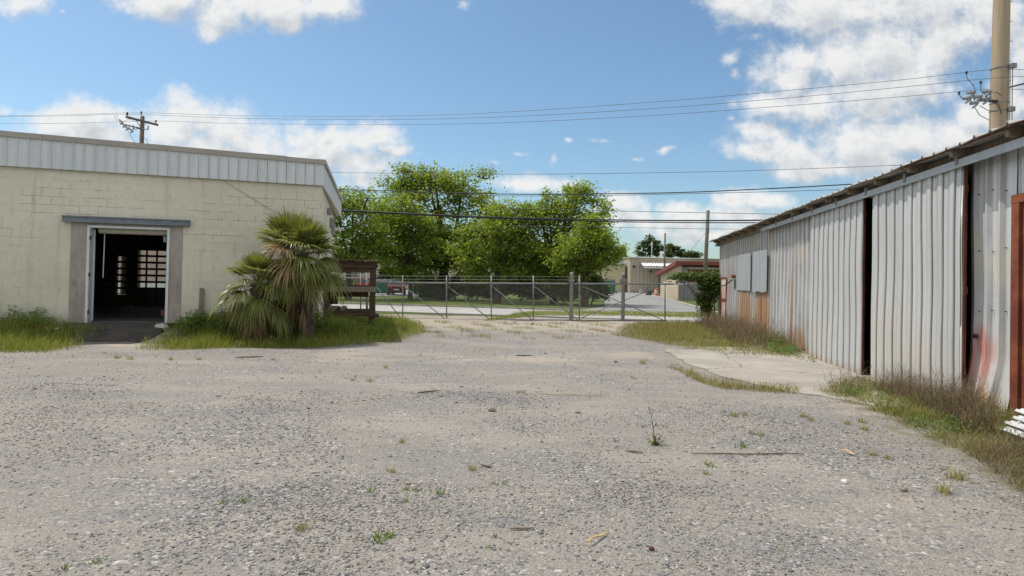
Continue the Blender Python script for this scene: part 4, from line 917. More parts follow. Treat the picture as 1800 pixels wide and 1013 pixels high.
# thin weeds scattered through the gravel
yz = gp((0, 1000), (0, 640), (760, 600), (1100, 610), (1500, 720), (1790, 880), (1790, 1010))
X, Y = scatter(yz, 1500, rg, lambda X, Y: np.clip((lump(X, Y, .9, 5)-.66)*5, 0, 1)); V, Q = blades(np.stack([X, Y, gz(X, Y)], 1), .05*rg.uniform(.4, 1.6, len(X)), .005, rg, .9); np_mesh('sparse_grass', V, Q, M['grass_mix'], kind='stuff')

# dry brown stems heaped against the shed
def dry(name, poly, n, h, wd, lean=1.0, fall=None, label=None):
    X, Y = scatter(poly, n, rg, fall); P = np.stack([X, Y, gz(X, Y)], 1); H_ = h*rg.uniform(.35, 1.2, len(X))
    V, Q = blades(P, H_, wd, rg, lean, 3, .12)
    k = rg.integers(0, len(X), len(X)*3); P2 = P[k]+np.stack([rg.normal(0, .10, len(k)), rg.normal(0, .10, len(k)), H_[k]*rg.uniform(.25, .95, len(k))], 1)
    V2, Q2 = blades(P2, h*.35*rg.uniform(.3, 1.1, len(k)), wd*.7, rg, 2.2, 2, .1)
    o = np_mesh(name, np.concatenate([V, V2]), Q[:0], M['dry']) if False else None
    np_mesh(name, V, Q, M['dry'], kind='stuff', **({'label': label} if label else {})); np_mesh('dry_twigs', V2, Q2, M['dry'], kind='stuff')
dry('dry_stems', [wl(FS, .1, -1.0), wl(FS, .1, -.1), wl(FS, SX(1416), -.1), wl(FS, SX(1412), -.75), wl(FS, SX(1380), -1.4)], 1900, .55, .010, 1.1, lambda X, Y: np.clip(lump(X, Y, 1.1, 4)+.25, 0, 1), 'dry brown stems heaped against the far shed wall')
dry('dry_stems', [wl(FS, d2a+1.3, -.25), wl(FS, d2b, -.22), wl(FS, SX(1760), -.3), wl(FS, SX(1785)+1.0, -.75), tuple(G(1800, 795).xy), tuple(G(1690, 768).xy), tuple(G(1600, 718).xy), tuple(G(1540, 690).xy)], 1700, .42, .006, 1.1, lambda X, Y: np.clip(lump(X, Y, 1.6, 1)+.2, 0, 1), 'dry brown stems tangled in front of the near sliding door')
dry('dry_stems', gp((1455, 690), (1490, 676), (1530, 690), (1490, 702)), 150, .42, .006, 1.2, None, 'isolated tuft of dry stems at the slab edge')
dry('dry_stems', gp((1700, 800), (1800, 800), (1850, 880), (1790, 870)), 500, .26, .005, 1.2)

# ------------------------------------------------------------------ loose stones on the yard
def stones():
    rr = np.random.default_rng(21); ph = (1+5**.5)/2
    ico = np.array([(-1, ph, 0), (1, ph, 0), (-1, -ph, 0), (1, -ph, 0), (0, -1, ph), (0, 1, ph), (0, -1, -ph), (0, 1, -ph), (ph, 0, -1), (ph, 0, 1), (-ph, 0, -1), (-ph, 0, 1)])/1.902
    fc = np.array([(0,11,5),(0,5,1),(0,1,7),(0,7,10),(0,10,11),(1,5,9),(5,11,4),(11,10,2),(10,7,6),(7,1,8),(3,9,4),(3,4,2),(3,2,6),(3,6,8),(3,8,9),(4,9,5),(2,4,11),(6,2,10),(8,6,7),(9,8,1)])
    XS = []; 
    for (y0, y1, n, r0, r1) in ((2.5, 5, 42000, .004, .0125), (5, 9, 42000, .005, .014), (9, 20, 16000, .007, .018), (2.5, 14, 1100, .013, .026), (4, 18, 90, .024, .042)):
        y = np.sqrt(rr.uniform(y0**2, y1**2, n)); x = y*rr.uniform(-.88, .90, n); r = r0+(r1-r0)*rr.random(n)**2.6
        k = rr.random(n) < np.clip((lump(x, y, .55, 2)*2.0-.5)+(lump(x, y, 2.0, 1)-.5)*1.2, .08, 1)
        XS.append(np.stack([x, y, r], 1)[k])
    S = np.concatenate(XS); X, Y, r = S.T
    ok = np.ones(len(S), bool)
    sx, sy = FS.locxy(X, Y); ok &= (rr.random(len(S)) > dist_in(sx, sy, so_poly, .7)*1.6-.3) & (sy < -.15)
    for P_ in (Z_LEFT, Z_NEAR, Z_RIGHT): ok &= dist_in(X, Y, P_, .5) < .5
    bx, by = FB.locxy(X, Y); ok &= ~((by > -1.5) & (bx < .5)); X, Y, r = X[ok], Y[ok], r[ok]; n = len(X)
    J = ico[None]*(1+rr.uniform(-.36, .36, (n, 12, 1))); J = J*np.stack([rr.uniform(.8, 1.4, n), rr.uniform(.7, 1.1, n), rr.uniform(.2, .5, n)], 1)[:, None, :]*r[:, None, None]
    a = rr.uniform(0, 6.28, n); tl = rr.normal(0, .22, n); c, s = np.cos(a)[:, None], np.sin(a)[:, None]
    x, y, z = J[..., 0], J[..., 1], J[..., 2]; x, z = x*np.cos(tl)[:, None]-z*np.sin(tl)[:, None], x*np.sin(tl)[:, None]+z*np.cos(tl)[:, None]
    V = np.stack([x*c-y*s+X[:, None], x*s+y*c+Y[:, None], z+(gz(X, Y)+r*.18)[:, None]], -1).reshape(-1, 3)
    Q = (fc[None]+(np.arange(n)*12)[:, None, None]).reshape(-1, 3)
    np_mesh('loose_gravel', V, Q, M['stone'], kind='stuff', label='loose grey and tan stones spread over the yard')
stones()

# ------------------------------------------------------------------ palms by the building corner
def frond(az, el, pet, fan, droop, rr, n=34, spread=112, hub=(0, 0, 0)):
    mb = MB(); d = Vector((math.cos(az)*math.cos(el), math.sin(az)*math.cos(el), math.sin(el))); b = Vector(hub)
    pts = []
    for k in range(6):
        t = k/5; pts.append(b+d*(pet*t)-Vector((0, 0, droop*.35*pet*t*t)))
    mb.tube(pts, [.016, .013, .011, .010, .009, .008], 5)
    h = pts[-1]; fd = (pts[-1]-pts[-2]).normalized(); side = fd.cross(Vector((0, 0, 1)))
    side = side.normalized() if side.length > .05 else Vector((-math.sin(az), math.cos(az), 0)); nm = side.cross(fd).normalized()
    tw = rr.uniform(-.35, .35)
    for i in range(n):
        a = R(-spread+2*spread*i/(n-1))+rr.uniform(-.02, .02); L = fan*(.70+.30*math.cos(a*.75))*rr.uniform(.86, 1.08)
        dr = (fd*math.cos(a)+side*math.sin(a)+nm*(.22*abs(math.sin(a))+tw*math.sin(a))).normalized()
        wdir = dr.cross(nm).normalized(); fold = nm*(.5 if i % 2 else -.5); wdir = (wdir+fold).normalized()
        W = L*.029; o = len(mb.v); dd = droop*rr.uniform(.7, 1.3)
        for t, wv in ((0.02, .35), (.3, 1.0), (.55, .95), (.78, .6), (1.0, .06)):
            q = h+dr*(L*t)-Vector((0, 0, 1))*(dd*L*max(0, t-.25)**2*1.25)
            if t > .6: q -= dr*(dd*L*.25*(t-.6)**1.5)
            mb.v.append(tuple(q-wdir*W*wv)); mb.v.append(tuple(q+wdir*W*wv))
        for k in range(4): mb.f.append((o+2*k, o+2*k+1, o+2*k+3, o+2*k+2))
    return mb
def palm(name, label, px, py, Y, hub_px, hub_py, n_up, n_side, n_dead, pet, fan, seed, emin=-8):
    rr = np.random.default_rng(seed); p = at(px, py, Y); hp = at(hub_px, hub_py, Y); bz = gzf(p.x, p.y)
    t = thing(name, label, 'palm', (p.x, p.y, bz)); hub = Vector((hp.x-p.x, 0, hp.z-bz))
    tr = MB(); N = 12
    for k in range(N):
        a = hub*(k/N); b = hub*((k+1.25)/N); r = .15+.02*math.sin(k*2.1)
        tr.tube([a-Vector((0, 0, .04)), a.lerp(b, .5), b], [r*.85, r, r*1.12], 9)
    tr.build('trunk', M['bark'], t)
    def put(az, el, pe, fa, dr, mat, n=34, h=hub, sp=112): frond(az, el, pe, fa, dr, rr, n, sp, h).build('frond', M[mat], t)
    n = n_up+n_side
    for k in range(n):
        e = 86-(86-emin)*((k+.5)/n)**.9+rr.uniform(-7, 7); f = max(0, min(1, (86-e)/95))
        put(k*2.4+rr.uniform(-.35, .35), R(e), pet*(.55+.6*f)*rr.uniform(.8, 1.15), fan*rr.uniform(.8, 1.12), .06+.85*f**1.3*rr.uniform(.7, 1.35), ('frond_pale' if (k % 5 in (0, 2)) and f > .35 else 'frond') if rr.random() > .22*f*f else 'frond_dead', 34, hub+Vector((0, 0, .12*(1-f)-.12*f)), rr.uniform(62, 105))
    for k in range(n_dead): put(k*2.4+rr.uniform(-.4, .4), R(rr.uniform(-78, -48)), pet*rr.uniform(.2, .5), fan*rr.uniform(.75, 1.05), rr.uniform(.9, 1.5), 'frond_dead', 24, hub-Vector((0, 0, rr.uniform(.1, .75)*hub.z*.6)), 95)
    return t
palm('fan_palm', 'tallest fan palm with a broad bushy head at the corner of the block building', 542, 582, 15.3, 531, 450, 16, 25, 6, .56, .68, 31, -22)
palm('fan_palm', 'lower drooping fan palm with browned tips, leftmost of the palm clump', 458, 580, 14.9, 452, 500, 9, 22, 5, .44, .58, 32, -28)
palm('fan_palm', 'dark upright spiky palm head rising behind the other two palms', 508, 576, 15.7, 508, 446, 15, 4, 2, .62, .74, 33, 40)

# ------------------------------------------------------------------ timber rack beside the building
RY = 19.4; rk_o = at(652, 574, RY); RZ = gzf(rk_o.x, rk_o.y)
rk = thing('timber_rack', 'dark weathered timber shelf rack with tin top beside the palm', 'rack', (rk_o.x, rk_o.y, RZ), R(13.7))
def RP(px, py): q = at(px, py, RY); return q.x-rk_o.x, q.z-RZ
xl, xr_ = RP(571, 500)[0], RP(660, 500)[0]; zt = RP(640, 460)[1]
for x in (xl, xr_-.17):
    for y in (0, 1.0): MB().hexa([(x, y, -.2), (x+.17, y, -.2), (x+.17, y+.13, -.2), (x, y+.13, -.2), (x+.015, y, zt-.02), (x+.18, y, zt-.02), (x+.18, y+.13, zt-.02), (x+.015, y+.13, zt-.02)]).build('post', M['wood_old'], rk, bevel=.006)
for (pyt, pyb) in ((503.5, 513), (547, 556)):
    z1, z0 = RP(620, pyt)[1], RP(620, pyb)[1]
    s_ = MB(); s_.box(xl-.05, xr_+.02, -.05, -.003, z0, z1); s_.box(xl-.05, xr_+.02, 1.133, 1.18, z0, z1)
    s_.build('shelf_rail', M['wood_grey'] if pyt < 520 else M['wood_old'], rk)
    for k in range(6): MB().box(xl+.0, xr_-.0, .02+k*.185-.01, .02+k*.185+.15, z1-.02+.002*k, z1+.02+.002*k).build('shelf_board', M['wood_old'], rk)
z1, z0 = RP(620, 460)[1], RP(620, 471)[1]
MB().box(xl+.18, xr_-.18, .02, .12, z0-.14, z0-.02).build('under_beam', M['wood_old'], rk)
for k in range(3): MB().box(xl+.18+k*.0, xr_-.18, 1.02+.005*k, 1.07, RP(620, 511)[1]-.22-k*.0, RP(620, 511)[1]-.02).build('rear_board', M['wood_old'], rk) if k == 0 else MB().box(xl+.18, xl+.42, 1.02, 1.06, .25+.5*k, .68+.5*k).build('rear_board', M['wood_old'], rk)
tb = MB(); tb.box(xl-.08, xr_+.03, -.05, -.003, z0, z1); tb.box(xl-.08, xr_+.03, 1.133, 1.18, z0, z1); tb.box(xr_+.003, xr_+.05, -.0, 1.13, z0, z1); tb.build('top_beam', M['wood_old'], rk)
pr_ = rib_profile(xl-.25, xr_+.1, .12, .02, .09, .03, minor=False); n_ = len(pr_)
tv = MB(); tv.add([(x, -.2, z1+.03-h) for x, h in pr_]+[(x, 1.35, z1+.09-h) for x, h in pr_], [(i, i+1, n_+i+1, n_+i) for i in range(n_-1)])
tin = tv.build('tin_top', M['rust_dark'], rk); md = tin.modifiers.new('t', 'SOLIDIFY'); md.thickness = .01
MB().box(xr_-.02, xr_+.13, .1, .26, RP(600, 557)[1], RP(600, 551)[1]).build('beam_end', M['wood_old'], rk)
for k, (px, nm) in enumerate(((584, 'darker left'), (590, 'pale middle'), (602, 'grey right'))):
    x = RP(px+1, 549)[0]; z = RP(590, 549)[1]+.075
    o = MB().tube([(0, -.32, 0), (0, .05, .01), (0, .4, 0)], [.075, .08, .074], 12).build('cut_log', M['log'])
    q = Matrix.Rotation(R(13.7), 3, 'Z') @ Vector((x+.06*k*.2, .35+.02*k, z+.03)); o.location = (rk_o.x+q.x, rk_o.y+q.y, RZ+q.z)
    o.rotation_euler = (0, 0, R(6*k-4)); tag(o, nm + ' short cut log lying on the bottom shelf of the timber rack', 'log', 'cut logs on the rack')

# ------------------------------------------------------------------ sliding chain-link gate and fences
GY = lambda px: 25.5+(px-659)/438*1.1
GP = lambda px, py, dy=0: at(px, py, GY(px)+dy)
def chain(name, A, B, z0, z1, parent, o, sp=.092, r=.0028):
    """diamond mesh between plan points A and B (relative to o), z0..z1 functions of t"""
    A = Vector(A); B = Vector(B); L = (B-A).length; u = (B-A)/L; nrm = Vector((-u.y, u.x, 0)); V = []; Fq = []
    Hh = z1-z0; n = int((L+Hh)/sp)
    for s in (1, -1):
        for k in range(n+1):
            a = k*sp-Hh
            p0, p1 = (a, 0.0), (a+Hh, Hh)
            if p0[0] < 0: p0 = (0, -a)
            if p1[0] > L: p1 = (L, L-a)
            if p1[0] <= p0[0]: continue
            pts = [((x if s > 0 else L-x), z) for x, z in (p0, p1)]
            P_ = [A+u*x+Vector((0, 0, z0+z))+nrm*(.004*s) for x, z in pts]
            d = (P_[1]-P_[0]).normalized(); e1 = nrm*r; e2 = d.cross(nrm)*r; b = len(V)
            for q in P_: V += [q+e1, q-e1*.5+e2*.87, q-e1*.5-e2*.87]
            Fq += [(b, b+1, b+4, b+3), (b+1, b+2, b+5, b+4), (b+2, b, b+3, b+5)]
    return np_mesh(name, [tuple(v) for v in V], Fq, M['galv'], parent)
go_ = GP(659, 562); gt = thing('sliding_gate', 'long galvanised chain link sliding gate with diagonal braces across the yard exit', 'gate', (go_.x, go_.y, 0))
rel = lambda v, o=go_: (v.x-o.x, v.y-o.y, v.z)
TOPY = lambda px: 497.3+(px-659)*.0045; BOTY = lambda px: 560.6+(px-659)*.0072
MB().tube([rel(GP(655, TOPY(655))), rel(GP(900, TOPY(900))), rel(GP(1235, TOPY(1235)))], .036, 8).build('top_rail', M['galv'], gt, True)
MB().tube([rel(GP(657, BOTY(657))), rel(GP(900, BOTY(900))), rel(GP(1172, BOTY(1172)))], .03, 8).build('bottom_rail', M['galv'], gt, True)
vp = [659, 708, 785, 863.5, 937.5, 1018.5, 1169]
for px in vp: MB().tube([rel(GP(px, BOTY(px)+1)), rel(GP(px, 484.5 if px < 1100 else 496))], .03 if px in (1018.5, 1169) else .024, 8).build('upright', M['galv'], gt, True)
for a, b in zip(vp[:-2], vp[1:-1]):
    MB().tube([rel(GP(a+2, 503.5, -.03)), rel(GP(b-3, BOTY(b)-1, -.03))], .02, 6).build('brace', M['galv'], gt, True)
MB().tube([rel(GP(1022, 503, -.03)), rel(GP(1167, 563, -.03))], .02, 6).build('brace', M['galv'], gt, True)
MB().tube([rel(GP(1022, 559, -.07)), rel(GP(1155, 505, -.07))], .02, 6).build('brace', M['galv'], gt, True)
qa, qb = GP(659, 500), GP(1169, 500); zq0, zq1 = GP(900, BOTY(900)).z, GP(900, TOPY(900)).z
chain('chain_link', rel(Vector((qa.x, qa.y+.03, 0))), rel(Vector((qb.x, qb.y+.03, 0))), zq0+.01, zq1-.01, gt, go_)
for py in (485.2, 491): MB().tube([rel(GP(659, py)), rel(GP(760, py+.5)), rel(GP(900, py+.8)), rel(GP(1018, py+1.4))], .006, 4).build('barbed_wire', M['galv'], gt)
for px, lb, pt, pb_ in ((1003.5, 'thick galvanised gate post with rounded cap left of the driveway', 478.5, 567), (1094.5, 'thick galvanised gate post with rounded cap in front of the driveway', 480, 570)):
    b = GP(px, pb_, -.12); tp = GP(px, pt, -.12); t = thing('gate_post', lb, 'gate post', (b.x, b.y, 0), 0, 'gate guide posts'); hgt = tp.z
    MB().lathe([(.082, -.2), (.08, .1), (.078, hgt-.12), (.082, hgt-.11), (.08, hgt-.05), (.05, hgt-.01), (.01, hgt)], 14).build('post_pipe', M['galv'], t, True)
    zr_ = GP(px, 493.5).z; MB().tube([(-.11, .1, zr_), (.11, .1, zr_)], .10, 10).build('top_roller', M['rust_dark'] if px < 1050 else M['galv'], t)
    MB().tube([(-.05, .06, .12), (.05, .06, .12)], .12, 12).build('bottom_roller', M['rust_dark'], t)
    MB().box(-.11, .11, -.095, .13, zr_-.05, zr_+.05).build('bracket', M['galv'], t)
# fence left of the gate, behind the rack
fl_o = GP(648, 562); fl = thing('chain_link_fence', 'chain link fence stretch seen through the timber rack', 'fence', (fl_o.x, fl_o.y, 0))
rl = lambda v: rel(v, fl_o)
for px, r_ in ((634, .03), (645, .05), (560, .03)): MB().tube([rl(at(px, 562, 25.4)), rl(at(px, 480, 25.4))], r_, 8).build('fence_post', M['galv'], fl, True)
MB().tube([rl(at(540, 485, 25.4)), rl(at(634, 490, 25.4)), rl(at(652, 497, 25.4))], .028, 8).build('top_rail', M['galv'], fl, True)
qa, qb = at(540, 520, 25.4), at(645, 520, 25.4); chain('chain_link', rl(Vector((qa.x, qa.y, 0))), rl(Vector((qb.x, qb.y, 0))), .05, 1.7, fl, fl_o)
for py in (478, 483): MB().tube([rl(at(540, py-2, 25.4)), rl(at(648, py, 25.4))], .006, 4).build('barbed_wire', M['galv'], fl)
# fence stub right of the gate up to the shed
fr_o = GP(1240, 563); f2 = thing('chain_link_fence', 'short chain link fence between the gate and the metal shed, overgrown by a vine', 'fence', (fr_o.x, fr_o.y, 0))
r2 = lambda v: rel(v, fr_o)
for px in (1256, 1264): MB().tube([r2(at(px, 566, 26.3)), r2(at(px, 497, 26.3))], .032, 8).build('fence_post', M['galv'] if px == 1256 else M['rust_dark'], f2, True)
MB().tube([r2(GP(1172, 500, .06)), r2(at(1264, 500.5, 26.4))], .026, 8).build('top_rail', M['galv'], f2, True)
qa, qb = GP(1172, 520, .06), at(1264, 520, 26.4); chain('chain_link', r2(Vector((qa.x, qa.y, 0))), r2(Vector((qb.x, qb.y, 0))), .05, 1.52, f2, fr_o)

# ------------------------------------------------------------------ street trees
def lobes(Y, *L):
    out = []
    for (px, py, rx, ry, *dy) in L:
        y = Y+(dy[0] if dy else 0); p = at(px, py, y); k = y/F; out.append((p.x, p.y, p.z, rx*k, (rx+ry)/2*k*.95, ry*k))
    return out
def gbase(px, Y): q = at(px, 520, Y); return (q.x, q.y, 0.0)
grp_t = 'street trees beyond the road'
tree('street_tree', 'leafy tree half hidden behind the corner of the block building', 'tree', gbase(612, 47), .22, 2.2,
     lobes(47, (590, 370, 44, 44), (620, 360, 36, 34), (640, 400, 42, 40), (600, 430, 50, 40), (560, 400, 40, 50), (625, 462, 40, 26), (660, 440, 34, 34)), 330, 42, 0.109, 0.432, 'leaf', 41, grp_t)
tree('street_tree', 'small tree with a slim trunk behind the left end of the gate', 'tree', gbase(721, 50), .17, 2.0,
     lobes(50, (700, 372, 40, 34), (690, 420, 48, 40), (735, 410, 44, 38), (715, 455, 52, 32), (668, 450, 36, 34), (760, 440, 36, 36), (722, 482, 40, 20)), 330, 42, 0.109, 0.432, 'leaf', 42, grp_t)
tree('street_tree', 'tallest broad tree with a thick forked trunk at the middle of the row', 'tree', gbase(779, 53), .46, 2.6,
     lobes(53, (765, 325, 58, 36), (720, 345, 52, 36), (812, 335, 50, 38), (850, 365, 46, 38), (680, 372, 40, 32), (770, 375, 70, 40), (830, 410, 54, 42), (735, 410, 52, 38), (880, 400, 36, 36), (790, 440, 60, 34), (705, 325, 34, 24), (750, 308, 40, 22), (690, 400, 44, 36), (860, 440, 44, 34), (795, 468, 56, 24), (725, 466, 46, 24)), 700, 42, 0.113, 0.454, 'leaf', 43, grp_t, limb_r=.45)
tree('street_tree', 'mid height rounded tree right of the tallest tree, its trunk seen mid gate', 'tree', gbase(874, 46), .24, 2.3,
     lobes(46, (880, 385, 44, 36), (915, 400, 42, 36), (850, 415, 44, 38), (900, 440, 52, 36), (860, 460, 42, 30), (930, 448, 38, 34), (830, 450, 34, 32), (895, 475, 40, 20), (850, 484, 34, 15), (925, 482, 30, 15)), 380, 42, 0.104, 0.410, 'leaf', 44, grp_t)
tree('street_tree', 'tall tree with a pointed top left of the thick gate post', 'tree', gbase(973, 47), .25, 2.3,
     lobes(47, (1018, 352, 32, 28), (985, 365, 38, 26), (1000, 395, 56, 36), (950, 390, 40, 34), (1045, 395, 32, 38), (960, 430, 50, 38), (1015, 435, 52, 36), (985, 468, 56, 28), (1020, 338, 20, 17), (935, 455, 34, 30), (985, 486, 48, 16), (950, 478, 30, 18)), 470, 42, 0.109, 0.410, 'leaf', 45, grp_t)
tree('street_tree', 'low spreading tree at the driveway corner, right end of the row', 'tree', gbase(1028, 43), .24, 2.0,
     lobes(43, (1040, 420, 38, 34), (1062, 440, 28, 30), (1010, 440, 40, 34), (1044, 466, 26, 22), (1015, 476, 34, 18), (1076, 452, 14, 16), (1035, 395, 24, 20), (1000, 462, 30, 26)), 300, 42, 0.100, 0.367, 'leaf', 46, grp_t)
# undergrowth below the trees
grp_s = 'shrubs below the street trees'
def shrub(label, px, py, Y, L, mat, n, per, leaf, seed, sig=.25, name='shrub', cat='shrub', group=grp_s):
    p = gbase(px, Y); L = tuple(L)+tuple((l[0]+3, min(518, l[1]+12), l[2]*.95, l[3]*.7) for l in L)
    t = tree(name, label, cat, p, .05, .2, lobes(Y, *L), n, per, leaf, sig, mat, seed, group, limb_r=.5, shell=.5); return t
shrub('dark shrub at the foot of the tallest tree trunk', 800, 520, 51, ((790, 502, 30, 18), (820, 500, 26, 20), (755, 505, 24, 18)), 'shrub', 90, 60, .11, 51)
shrub('dense round shrub between the two middle trunks', 838, 520, 50, ((840, 496, 22, 24), (858, 505, 18, 18)), 'shrub', 70, 60, .10, 52)
shrub('wide dark green shrub behind the middle of the gate', 915, 520, 50, ((905, 495, 30, 26), (935, 500, 28, 22), (955, 506, 20, 14)), 'shrub', 110, 60, .10, 53)
shrub('yellow green spiky shrub left of the thick gate post', 990, 525, 46, ((990, 508, 14, 16), (1003, 512, 10, 14)), 'leaf2', 40, 60, .11, 54)
shrub('purple leaved shrub above the parked dark car', 688, 500, 72, ((680, 482, 14, 14), (700, 480, 16, 16), (672, 492, 12, 12)), 'purple', 80, 60, .14, 55)
shrub('low dark shrub under the driveway corner tree', 1040, 520, 46, ((1045, 500, 20, 18), (1060, 508, 12, 12)), 'shrub', 50, 60, .10, 56)
shrub('bushy green shrub left of the slim trunk', 752, 520, 56, ((748, 506, 18, 16), (735, 495, 14, 12)), 'shrub', 50, 60, .11, 57)
shrub('hedge like shrub seen through the timber rack', 600, 510, 62, ((592, 498, 16, 12), (612, 502, 14, 9)), 'shrub', 50, 50, .14, 58)
shrub('tall dark shrub behind the mid height rounded tree', 880, 520, 58, ((868, 498, 34, 26), (905, 490, 26, 24)), 'shrub', 130, 60, .12, 71)
shrub('dark shrub mass right of the tall pointed tree trunk', 1000, 520, 56, ((985, 498, 24, 22), (1012, 500, 22, 22), (1035, 503, 18, 18)), 'shrub', 130, 60, .12, 72)
shrub('dark shrub between the slim trunk and the thick forked trunk', 758, 520, 57, ((745, 500, 20, 20), (772, 502, 24, 20)), 'shrub', 100, 60, .12, 73)
shrub('dark shrub filling the gap left of the tall pointed tree trunk', 945, 520, 57, ((945, 494, 28, 26), (925, 505, 22, 16)), 'shrub', 120, 60, .12, 74)
# vine bush on the fence by the shed
p = at(1245, 562, 25.7)
tree('vine_bush', 'leafy vine bush climbing the fence end beside the metal shed', 'bush', (p.x, p.y, 0.0), .04, .5,
     lobes(25.7, (1244, 500, 15, 20), (1240, 525, 12, 22), (1252, 488, 12, 12), (1233, 488, 16, 7), (1205, 487, 26, 5), (1242, 548, 10, 12), (1256, 510, 8, 22), (1190, 488, 12, 5)), 230, 30, .05, .13, 'shrub', 61, None, limb_r=.6)
# tall pines and woods behind the far buildings
def pine(label, px, Y, top, L, seed, n, mat='pine'):
    p = gbase(px, Y); return tree('pine_tree', label, 'pine', p, .3, (at(px, top, Y).z)*.8, lobes(Y, *L), n, 34, .36, .6, mat, seed, 'pines behind the far building', limb_r=.5)
pine('tall open crowned pine behind the far metal building', 1141, 190, 416, ((1140, 424, 10, 9), (1130, 434, 10, 8), (1152, 430, 8, 9), (1146, 444, 16, 8), (1126, 446, 10, 5)), 62, 60)
pine('rounded pine right of the metal pole', 1180, 190, 430, ((1176, 440, 14, 10), (1192, 444, 12, 8), (1183, 449, 18, 6)), 63, 55)
pine('lower bushy pine at the right end of the far roof', 1212, 190, 446, ((1210, 449, 12, 5), (1222, 449, 7, 5)), 64, 40)
pine('squat yellowish tree left of the far metal building', 1090, 150, 440, ((1090, 446, 10, 10), (1084, 456, 12, 8)), 65, 70, 'leaf2')
def wood():
    rr = np.random.default_rng(77); n = 34000; x = rr.uniform(-330, 330, n); y = 260+rr.normal(0, 10, n)
    top = 9+3.5*np.sin(x*.07)+2.5*np.sin(x*.19+1)+1.6*np.sin(x*.47); top = np.where(x > 55, top*.55, top); z = top*rr.random(n)**.6
    V, Q = rot_quads(np.stack([x, y, z], 1), 1.1, rr); np_mesh('distant_wood', V, Q, M['pine'], kind='stuff', label='distant dark treeline closing the horizon')
wood()

# ------------------------------------------------------------------ far buildings right of the trees
D = 110.0
q = at(1107, 515, D); fb = thing('metal_warehouse', 'long pale beige ribbed metal warehouse with white roof edge beyond the driveway', 'building', (q.x, q.y, 0))
ztp = at(1107, 453, D).z; zr0 = at(1200, 454, D).z
prf = rib_profile(0, 60, .62, .06, .2, .12, minor=False)
M['beige_metal'] = rough_mat('beige_metal', (.42, .365, .285), (.48, .42, .335), .8, .6, bstr=.05, stretch=(2, 2, .3), c3=(.36, .31, .25), c3t=(.6, .75))
sheetwall('wall', prf, .5, ztp, 0, M['beige_metal'], fb, nz=3, wob=.0, seed=1)
MB().box(-.0, 60, .07, 18, 0, ztp-.05).build('core', M['beige_metal'], fb)
MB().box(-.02, 60, -.10, .069, 0, .5).build('plinth', M['kerb'], fb)
MB().hexa([(-.3, -.35, ztp), (60, -.35, ztp), (60, 18, ztp+.4), (-.3, 18, ztp+.4), (-.3, -.35, ztp+.13), (60, -.35, ztp+.13), (60, 18, ztp+.53), (-.3, 18, ztp+.53)]).build('roof', M['white_roof'], fb)
Pf = lambda px, py, dd=0: (lambda v: (v.x-q.x, v.z))(at(px, py, D+dd))
aw0, awt = Pf(1131, 466, -2.5); aw1, awb = Pf(1192, 472, -2.5)
pr_ = rib_profile(aw0, aw1+3, .5, .14, .3, .12, minor=False); n_ = len(pr_)
av = MB(); av.add([(x, -2.8, awb+.25-h) for x, h in pr_]+[(x, -.1, awt+.45-h) for x, h in pr_], [(i, i+1, n_+i+1, n_+i) for i in range(n_-1)])
o = av.build('canopy', M['white_roof'], fb); md = o.modifiers.new('t', 'SOLIDIFY'); md.thickness = .04
MB().box(aw0, aw1+3, -2.78, -2.7, awb-.1, awb+.12).build('canopy_beam', M['white_roof'], fb)
for px in (1137, 1172): MB().tube([(Pf(px, 500, -2.5)[0], -2.5, 0), (Pf(px, 500, -2.5)[0], -2.5, awb)], .12, 8).build('canopy_post', M['slat_grey'], fb)
x0, z0 = Pf(1140, 514); x1, z1 = Pf(1178, 478)
MB().box(Pf(1158, 500)[0], x1+1, -.16, -.075, .1, z1+.4).build('dark_doorway', M['inner'], fb)
MB().box(Pf(1141, 500)[0], Pf(1145.5, 500)[0], -.2, -.13, Pf(1141, 479)[1], Pf(1141, 476.5)[1]).build('wall_sign', M['rust'], fb)
MB().box(Pf(1114, 500)[0]-.25, Pf(1114, 500)[0]+.25, -.2, -.075, Pf(1114, 470)[1], Pf(1114, 467)[1]).build('wall_lamp', M['dark_steel'], fb)
MB().box(1.5, Pf(1132, 500)[0], -2.2, -.12, 0, .75).build('loading_ledge', M['kerb'], fb)
# yellow block annex left of it
q2 = at(1060, 514, 113); an = thing('block_annex', 'low yellow beige block annex left of the metal warehouse', 'building', (q2.x-14, q2.y, 0))
wq = q.x-.3-(q2.x-14); zt = at(1080, 464.5, 113).z
MB().box(0, wq, 0, 12, 0, zt).build('wall', M['beige_block'], an); MB().box(-.2, wq, -.25, 12.2, zt, zt+.35).build('roof', M['white_roof'], an)
wx = at(1067, 460, 118).x-(q2.x-14); wx2 = at(1087, 460, 118).x-(q2.x-14); MB().box(wx, wx2, 4, 8, zt+.36, at(1075, 454, 118).z).build('roof_unit', M['white_roof'], an)
MB().lathe([(.3, 0), (.3, .2)], 10, (at(1086, 470, 113).x-(q2.x-14), -.12, at(1086, 472, 113).z)).build('wall_lamp', M['white_roof'], an)
